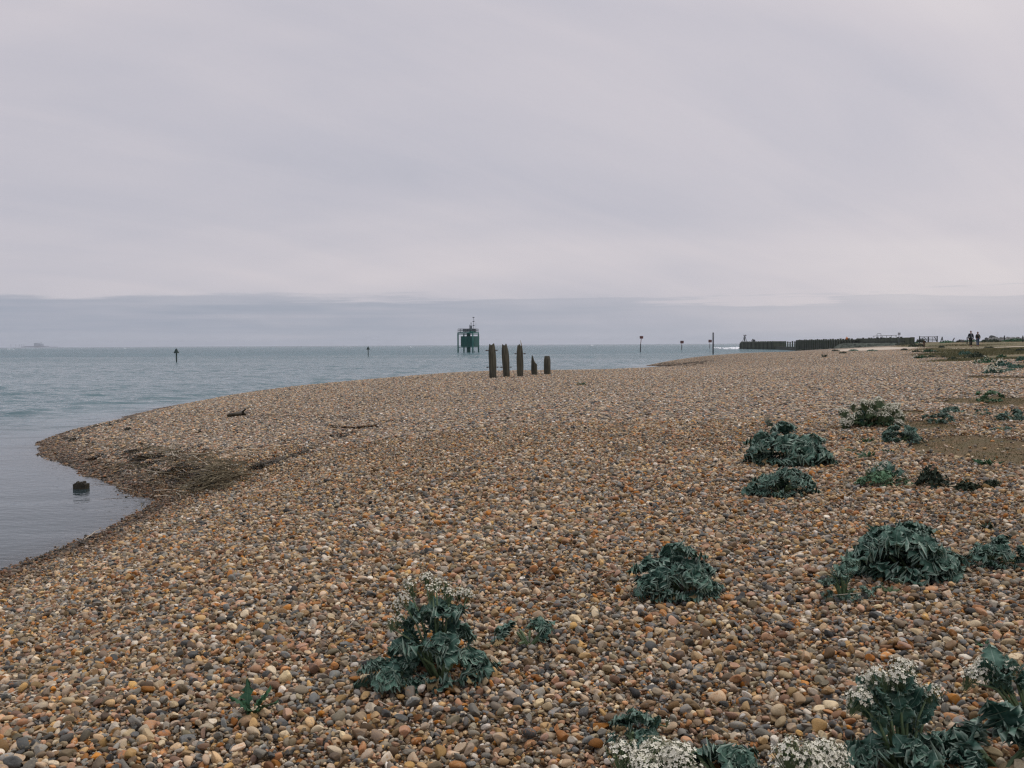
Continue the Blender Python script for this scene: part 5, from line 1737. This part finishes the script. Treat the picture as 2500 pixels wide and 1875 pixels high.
# small weeds
def weed(px, pyb, wpx, hpx, n, label, meshes, seed, name='weed', leafs=1.0, group='weeds on the shingle'):
    rr_ = random.Random(seed)
    g = ground_at(px, pyb); s = g.y / FPX
    root = empty(name, (g.x, g.y, g.z + 0.01), label=label, cat='plant', group=group)
    Rr = wpx * s / 2; H = hpx * s
    for i in range(n):
        phi = i * 2.39996 + rr_.gauss(0, 0.3)
        th = R(rr_.uniform(20, 80))
        r0 = Rr * 0.35 * rr_.random()
        ln = min(H / max(0.3, math.sin(th)), Rr / max(0.25, math.cos(th))) * leafs * rr_.uniform(0.75, 1.05)
        put_leaf(root, meshes, rr_, (r0 * math.cos(phi), r0 * math.sin(phi), 0), phi, th, ln)
    MB().tube([(0, 0, -0.03), (0.01, 0, H * 0.4)], [0.006, 0.003], 5).build('stem', M_STEM, root)
    return root


weed(618, 1756, 70, 78, 13, 'small bright green toothed weed alone in the left foreground', L_WEED, 61)
weed(590, 1790, 60, 22, 6, 'flat faded weed lying below the bright green one', L_DARK, 62)
weed(2415, 1142, 60, 22, 20, 'green tuft on the near edge of the bare earth', L_WEED, 66)
weed(2115, 1085, 30, 15, 10, 'tiny green weed left of the flat dark kale', L_WEED, 67)
weed(2118, 1122, 46, 20, 14, 'small green weed above the white fan', L_WEED, 68)
weed(2080, 1108, 40, 12, 10, 'tiny low weed left of the white fan', L_WEED, 69)
weed(2165, 1112, 24, 18, 9, 'single bright green sprig above the white fan', L_WEED, 70)
weed(2415, 1300, 44, 24, 18, 'small brown green weed above the low spreading kale', L_DARK, 71)
weed(2405, 1590, 36, 20, 8, 'reddish green seedling above the right bottom flowers', L_WEED, 72)
weed(1420, 942, 28, 9, 22, 'small lone green plant right of the timber posts', L_WEED, 73)
weed(2012, 873, 16, 9, 18, 'lone dark plant on the far shingle below the sea wall', L_DARK, 74)
weed(1930, 878, 14, 4, 12, 'tiny plant far out on the shingle left of the lone dark one', L_DARK, 75)
# thin pale flower stalk
g = ground_at(1876, 1046); s = g.y / FPX
root = empty('pale_plant', (g.x, g.y, g.z), label='thin pale stalky plant left of the white flower bush', cat='plant')
m = MB(); rr_ = random.Random(31)
for i in range(46):
    a_ = rr_.uniform(0, 6.28); e_ = rr_.uniform(0.1, 0.75)
    h_ = 38 * s * rr_.uniform(0.5, 1.0)
    m.tube([(0, 0, 0), (0.3 * h_ * e_ * math.cos(a_), 0.3 * h_ * e_ * math.sin(a_), h_ * 0.55), (0.62 * h_ * e_ * math.cos(a_), 0.62 * h_ * e_ * math.sin(a_), h_)], [0.004, 0.003, 0.0015], 3)
m.build('stalks', M_PALE, root)
for i in range(12):
    put_leaf(root, L_KALE2, rr_, (0, 0, rr_.uniform(0, 0.1)), i * 2.4, R(rr_.uniform(20, 70)), rr_.uniform(0.05, 0.1))


# far clumps on the turf edge: each plant is its own mesh of small leaves
def bush(px, pyb, wpx, hpx, label, mat, seed, n=260, flowers=0, Y=None, name='shore_plant', group='plants along the turf edge'):
    rr_ = np.random.default_rng(seed)
    g = ground_at(px, pyb) if Y is None else land_at(px, Y)
    s = g.y / FPX
    Rx = wpx * s / 2; H = max(hpx * s, 0.05); Ry = min(Rx, 1.2 * H + 0.3 * Rx)
    root = empty(name, (g.x, g.y + Ry * 0.4, hz(g.x, g.y + Ry * 0.4)), label=label, cat='plant', group=group)
    a_ = rr_.uniform(0, 2 * PI, n); q = np.sqrt(rr_.random(n))
    lump = 0.65 + 0.5 * vnoise(np.cos(a_) * 2.2 + seed, np.sin(a_) * 2.2, seed)
    x = Rx * q * np.cos(a_) * lump; y = Ry * q * np.sin(a_) * lump
    zt = H * np.sqrt(np.maximum(0, 1 - q * q)) * (0.55 + 0.6 * vnoise(x * 3 / max(Rx, 0.2) + 9, y * 3 / max(Rx, 0.2), seed + 5))
    z = zt * rr_.uniform(0.35, 1.0, n)
    ls = (0.13 * H + 0.06 * Rx + 0.015) * (0.8 if pyb > 1100 else 1.0)
    V = []; F = []; E = []
    for i in range(n):
        u_ = rr_.normal(size=3); u_[2] = abs(u_[2]) * 0.8 + 0.2; u_ /= np.linalg.norm(u_)
        v_ = np.cross(u_, rr_.normal(size=3)); v_ /= np.linalg.norm(v_)
        c = np.array([x[i], y[i], max(z[i], 0.01)]); l_ = ls * rr_.uniform(0.7, 1.4)
        b = len(V)
        V += [c - u_ * l_ * 0.5, c + v_ * l_ * 0.32, c + u_ * l_ * 0.6, c - v_ * l_ * 0.32]; F.append((b, b + 1, b + 2, b + 3)); E += [0.3, 0.9, 0.5, 0.9]
    obj('foliage', mesh_np('foliage', np.array(V), np.array(F), False, mat, {'edge': E}), root)
    if flowers:
        V = []; F = []
        for i in range(flowers):
            aa = rr_.uniform(0, 2 * PI); qq = math.sqrt(rr_.random())
            c = np.array([Rx * qq * math.cos(aa), Ry * qq * math.sin(aa), H * math.sqrt(max(0, 1 - qq * qq * 0.8)) * rr_.uniform(0.8, 1.15)])
            l_ = 0.045 + 0.03 * rr_.random()
            for t in range(3):
                o_ = rr_.normal(0, l_ * 0.5, 3); w_ = rr_.normal(size=3); w_ /= np.linalg.norm(w_); k_ = np.cross(w_, rr_.normal(size=3)); k_ /= np.linalg.norm(k_)
                b = len(V); V += [c + o_ - w_ * l_ * 0.5, c + o_ + k_ * l_ * 0.5, c + o_ + w_ * l_ * 0.5, c + o_ - k_ * l_ * 0.5]; F.append((b, b + 1, b + 2, b + 3))
        obj('flowers', mesh_np('flowers', np.array(V), np.array(F), False, M_FLOWER), root)
    MB().tube([(0, 0, -0.05), (0, 0, H * 0.4)], [0.02, 0.01], 5).build('stem', M_STEM, root)


BUSH = [(2283, 1196, 92, 60, 'dark wiry weed between the white fan and the bare earth', M_WEEDD, 0), (2368, 1206, 70, 36, 'dark wiry weed second from the white fan', M_WEEDD, 0), (2425, 1196, 50, 28, 'dark wiry weed furthest right below the bare earth', M_WEEDD, 0),
        (2420, 888, 66, 14, 'pale flowered clump furthest left in the green strip on the right', M_KALEG, 22), (2455, 896, 70, 14, 'middle clump in the green strip on the right', M_KALE, 8),
        (2488, 902, 50, 14, 'right clump in the green strip on the right', M_KALE, 0), (2430, 915, 52, 20, 'white flowered clump in front of the green strip', M_KALE, 34),
        (2470, 908, 44, 10, 'blue green clump behind the white flowered one', M_KALE2, 0), (2494, 884, 26, 16, 'dark clump at the right edge behind the green strip', M_KALE, 0),
        (2448, 876, 28, 12, 'small round dark green clump behind the green strip', M_WEEDG, 0), (2470, 878, 30, 8, 'low brownish clump right of the small round one', M_WEEDD, 0),
        (2330, 880, 30, 10, 'dark clump alone on the stones left of the turf', M_WEEDD, 0), (2252, 876, 30, 9, 'green clump, middle of three in a row on the stones', M_WEEDG, 0),
        (2238, 876, 16, 8, 'pale topped clump, left of three in a row on the stones', M_WEEDD, 12), (2275, 874, 22, 7, 'low brown clump, right of three in a row on the stones', M_WEEDD, 0),
        (2305, 874, 14, 5, 'tiny brown tuft between the row of three and the turf', M_WEEDD, 0), (2360, 868, 36, 12, 'pale green clump on the turf below the two people', M_KALE2, 0),
        (2272, 861, 40, 10, 'long green clump on the turf below the gate', M_WEEDG, 0), (2240, 861, 30, 7, 'dark low clump left of the long green one', M_WEEDD, 0),
        (2210, 856, 20, 7, 'dark tuft at the left end of the turf', M_WEEDD, 0), (2232, 847, 24, 9, 'dark bush on the near side of the sandy path', M_WEEDD, 0),
        (2250, 846, 20, 8, 'dark bush right against the short brown post', M_WEEDD, 0), (2300, 849, 18, 6, 'low dark bush right of the sandy path', M_WEEDD, 0),
        (2418, 852, 30, 7, 'dark tuft in front of the people on the path', M_WEEDD, 0), (2460, 856, 34, 6, 'low tuft on the turf right of the people', M_WEEDD, 0),
        (2495, 858, 30, 8, 'tuft on the turf at the right edge', M_WEEDD, 0), (2390, 875, 50, 16, 'brown shaggy tussock on the turf above the green strip', M_WEEDD, 0),
        (2060, 864, 22, 6, 'low dark plant on sand below the rubble bank', M_WEEDD, 0), (2085, 858, 24, 6, 'grey scrub at the foot of the rubble bank', M_KALE2, 0),
        (2130, 858, 30, 6, 'grey scrub near the pale sand patch', M_KALE2, 0), (2040, 858, 22, 5, 'scrub on the shore where boulders meet sand', M_WEEDD, 0)]
for i, (px, py, w_, h_, lb, mt, fl_) in enumerate(BUSH):
    bush(px, py, w_, h_, lb, mt, 700 + i, 320, fl_, name='weed' if py > 1100 else 'shore_plant', group='weeds on the shingle' if py > 1100 else 'plants along the turf edge')
for i, (px, Y, w_, h_, lb) in enumerate([(2318, 150, 44, 8, 'long low scrub on the skyline between gate and people'), (2350, 146, 36, 8, 'scrub on the skyline left of the thin fence post'), (2375, 142, 40, 7, 'scrub on the skyline directly behind the two people'),
                                     (2425, 132, 60, 8, 'scrub at the left foot of the rock pile'), (2480, 130, 60, 8, 'scrub at the right foot of the rock pile'), (2250, 200, 22, 13, 'dense dark bush growing against the gate'),
                                     (2236, 198, 18, 6, 'low dark scrub left of the gate'), (2214, 184, 16, 7, 'green scrub below the end of the wall')]):
    bush(px, 0, w_, h_, lb, M_WEEDD if i % 2 else M_KALEG, 760 + i, 420, 0, Y=Y)

# ------------------------------------------------------------------ turf and short grass on the bare patches
def blades(name, xs, ys, hmin, hmax, mat, label, wid=0.006):
    n = len(xs)
    z = height(xs, ys)
    r_ = np.random.default_rng(9)
    h = r_.uniform(hmin, hmax, n)[:, None]
    a_ = r_.uniform(0, 2 * PI, n)
    w = np.stack([np.cos(a_), np.sin(a_), np.zeros(n)], 1) * wid * r_.uniform(0.7, 1.4, n)[:, None]
    lean = np.stack([r_.normal(0, 0.5, n), r_.normal(0, 0.5, n), np.ones(n)], 1) * h
    b = np.stack([xs, ys, z - 0.005], 1)
    V = np.stack([b - w, b + w, b + lean], 1).reshape(-1, 3)
    F = np.arange(n * 3).reshape(-1, 3)
    o = obj(name, mesh_np(name, V, F, False, mat))
    return tag(o, label, 'grass', kind='stuff')


r_ = np.random.default_rng(44)
N_ = 420000
xs = r_.uniform(3, 20, N_); ys = r_.uniform(9, 34, N_)
kp = earth_mask(xs, ys) * (fbm(xs * 1.5, ys * 1.5, 91, 3) * 1.5) > r_.random(N_) * 1.1
xs, ys = xs[kp], ys[kp]
blades('short_grass', xs, ys, 0.012, 0.04, M_GRASS, 'short dry brown grass and moss on the bare earth patches', 0.004)
N_ = 260000
ys = 24 * (150 / 24.0) ** r_.random(N_); xs = ys * r_.uniform(0.30, 0.58, N_)
kp = (turf_mask(xs, ys) > r_.random(N_)) & (fbm(xs * 0.25, ys * 0.12, 93, 4) > 0.50 + 0.1 * r_.random(N_))
xs, ys = xs[kp], ys[kp]
blades('rough_grass', xs, ys, 0.04, 0.16, M_GRASSG, 'rough green and brown grass on the high ground to the right', 0.02)

# ------------------------------------------------------------------ strandline: reed litter, seaweed, driftwood
def litter(name, path, n, spread, lmin, lmax, rad, mat, label, zup=0.05, align=0.5, seed=1, heap=None):
    r_ = random.Random(seed)
    pts = [ground_at(*p) for p in path]
    seg = [(pts[i], pts[i + 1]) for i in range(len(pts) - 1)]
    wts = [(b - a).length for a, b in seg]
    C = []; 
    for i in range(n):
        a, b = r_.choices(seg, wts)[0]
        f = r_.random()
        p = a.lerp(b, f)
        d = (b - a).normalized()
        off = Vector((-d.y, d.x, 0)) * r_.gauss(0, spread)
        ang = math.atan2(d.y, d.x) + r_.gauss(0, align)
        C.append((p.x + off.x, p.y + off.y, ang, r_.uniform(lmin, lmax), abs(r_.gauss(0, 1)), math.exp(-(off.length / spread) ** 2)))
    C = np.array(C)
    gz = height(C[:, 0], C[:, 1])
    m = MB()
    for (x, y, an, ln, zz, cen), g_ in zip(C, gz):
        z = g_ + 0.015 + zup * zz * (0.2 + 0.8 * cen)
        t = Vector((math.cos(an), math.sin(an), r_.gauss(0, 0.14))) * ln / 2
        bend = Vector((r_.gauss(0, 0.1), r_.gauss(0, 0.1), r_.gauss(0.02, 0.05))) * ln
        c = Vector((x, y, z))
        m.tube([c - t, c + bend, c + t], [rad, rad * 0.9, rad * 0.5], 3, cap=False)
    o = m.build(name, mat)
    return tag(o, label, 'strandline', kind='stuff')


litter('reed_litter', [(200, 1085), (300, 1098), (420, 1108), (470, 1135)], 300, 0.7, 0.12, 0.45, 0.006, M_REED, 'scattered dry reed stems along the tip of the spit', 0.03, 0.6, 2)
litter('reed_litter', [(330, 1116), (400, 1128), (460, 1140), (520, 1160), (550, 1175)], 280, 0.30, 0.18, 0.6, 0.0075, M_REED, 'thick bank of dry reed stems heaped on the spit', 0.10, 0.7, 3)
litter('reed_litter', [(500, 1205), (520, 1190), (555, 1165)], 200, 0.26, 0.18, 0.6, 0.0075, M_REED, 'heap of reed stems at the landward end of the strandline', 0.13, 0.9, 4)
litter('reed_litter', [(340, 1112), (430, 1125), (520, 1150), (560, 1170)], 60, 0.4, 0.2, 0.6, 0.008, M_PALE, 'bleached stalks lying on top of the reed bank', 0.15, 0.9, 14)
litter('seaweed_litter', [(300, 1118), (345, 1130), (420, 1146), (480, 1174), (508, 1200)], 420, 0.13, 0.06, 0.25, 0.011, M_WEED, 'black seaweed tangled under the reed bank', 0.05, 1.5, 5)
litter('seaweed_litter', [(625, 1150), (680, 1130), (760, 1098), (820, 1075), (865, 1060)], 420, 0.09, 0.08, 0.28, 0.010, M_WEED, 'thin dark wrack line running up the middle of the beach', 0.025, 0.5, 6)
litter('seaweed_litter', [(60, 1388), (180, 1338), (300, 1290), (380, 1250), (400, 1232), (450, 1205)], 450, 0.14, 0.04, 0.16, 0.006, M_WEED, 'dark weed washed up along the near edge of the cove', 0.02, 0.8, 7)
litter('seaweed_litter', [(150, 1080), (190, 1062), (250, 1040), (330, 1022)], 900, 0.35, 0.05, 0.2, 0.008, M_WEED, 'dark weed along the seaward edge of the spit', 0.02, 0.6, 8)
litter('seaweed_litter', [(150, 1122), (230, 1152), (300, 1178), (360, 1200)], 1200, 0.30, 0.03, 0.12, 0.007, M_WEED, 'brown weed among the wet stones on the cove side of the spit', 0.012, 1.2, 9)
litter('seaweed_litter', [(640, 1016), (720, 1022), (800, 1026), (900, 1020)], 800, 0.5, 0.05, 0.2, 0.008, M_WEED, 'faint dark wrack patch in the middle of the spit', 0.012, 0.6, 10)
litter('seaweed_litter', [(1606, 893), (1640, 892), (1680, 888), (1720, 888)], 900, 1.3, 0.2, 0.6, 0.02, M_WEED, 'dark weed on the side of the far point', 0.03, 0.8, 11)
litter('twig_litter', [(0, 1500), (500, 1600), (1000, 1500), (1400, 1400), (1900, 1560), (2300, 1500)], 160, 1.1, 0.05, 0.22, 0.0035, M_PALE, 'odd bleached twigs and straws lying on the near shingle', 0.03, 3.0, 12)


def stick(pxa, pya, pxb, pyb, rad, mat, label, name='driftwood_stick', up=0.03, n=7, seed=1, group=None):
    a = ground_at(pxa, pya); b = ground_at(pxb, pyb)
    r_ = random.Random(seed)
    root = empty(name, a, label=label, cat='driftwood', group=group)
    pts = []
    for i in range(n):
        f = i / (n - 1)
        p = a.lerp(b, f)
        pts.append(Vector((p.x + r_.gauss(0, rad), p.y + r_.gauss(0, rad), hz(p.x, p.y) + up + rad + r_.gauss(0, rad * 0.4))) - a)
    MB().tube(pts, [rad * (1 - 0.5 * abs(2 * i / (n - 1) - 0.8)) for i in range(n)], 7).build('branch', mat, root, smooth=True)
    q = pts[n // 2]
    MB().tube([q, q + (pts[-1] - pts[0]).normalized().cross(Vector((0, 0, 1))) * rad * 3 + Vector((0, 0, rad * 2))], [rad * 0.6, rad * 0.2], 5).build('twig', mat, root)


stick(552, 1022, 612, 1015, 0.07, M_WEED, 'dark water soaked branch lying on the middle of the spit', seed=3, name='driftwood_branch')
stick(291, 1104, 312, 1085, 0.016, M_PALE, 'pale upright twig sticking out of the reed litter', up=0.05, seed=4)
stick(418, 1123, 446, 1112, 0.018, M_PALE, 'pale twig right of the reed bank middle', up=0.08, seed=5)
stick(405, 1127, 436, 1134, 0.02, M_PALE, 'pale stick lying across the reed bank', up=0.10, seed=6)
stick(205, 1334, 248, 1306, 0.008, M_PALE, 'thin pale stalk poking from the cove edge over the water', up=0.08, seed=7)
stick(188, 1330, 214, 1344, 0.012, M_WEED, 'short dark stick at the near edge of the cove', up=0.05, seed=8)


def clump(px, py, wpx, hpx, label, seed):
    g = ground_at(px, py); s = g.y / FPX
    r_ = random.Random(seed)
    root = empty('seaweed_clump', g, label=label, cat='seaweed', group='dark seaweed clumps on the spit')
    o = blob_rock('mass', (0, 0, 0.02), (wpx * s * 0.4, wpx * s * 0.3, max(0.03, hpx * s * 0.5)), M_WEED, seed, root, sub=3)
    m = MB()
    for i in range(40):
        a_ = r_.uniform(0, 6.28); l_ = wpx * s * r_.uniform(0.25, 0.6)
        m.tube([(0, 0, 0.04), (l_ * 0.5 * math.cos(a_), l_ * 0.5 * math.sin(a_), 0.05 + r_.random() * hpx * s * 0.6), (l_ * math.cos(a_), l_ * math.sin(a_), 0.01)], [0.012, 0.01, 0.005], 4, cap=False)
    m.build('fronds', M_WEED, root)


for px, py, w_, h_, lb, sd_ in [(312, 1053, 22, 8, 'dark seaweed clump near the top of the spit with a trailing stem', 801), (270, 1042, 10, 5, 'small dark seaweed lump left of the trailing one', 802), (345, 1090, 14, 5, 'small weed lump above the reed litter', 803),
                                (180, 1078, 26, 6, 'flat weed mat close to the tip of the spit', 804), (637, 1146, 30, 12, 'tangled black weed at the lower end of the wrack line', 805), (488, 1060, 10, 6, 'tiny brown weed lump in the middle of the spit', 806)]:
    clump(px, py, w_, h_, lb, sd_)

# ------------------------------------------------------------------ sea air between here and the far shore
m_hz = bpy.data.materials.new('sea_haze')
m_hz.use_nodes = True
m_hz.node_tree.nodes.clear()
nt = NT(m_hz.node_tree)
out = nt.add('ShaderNodeOutputMaterial')
pv = nt.add('ShaderNodeVolumePrincipled')
pv.inputs['Color'].default_value = (0.84, 0.91, 1.0, 1)
pv.inputs['Density'].default_value = 0.00009
pv.inputs['Anisotropy'].default_value = 0.2
nt.link(pv.outputs[0], out.inputs['Volume'])
HAZE = MB().box((0, 4700, 22.0), (250000, 17000, 62.0)).build('haze', m_hz)
tag(HAZE, 'thin sea haze that pales the far shore', kind='stuff')
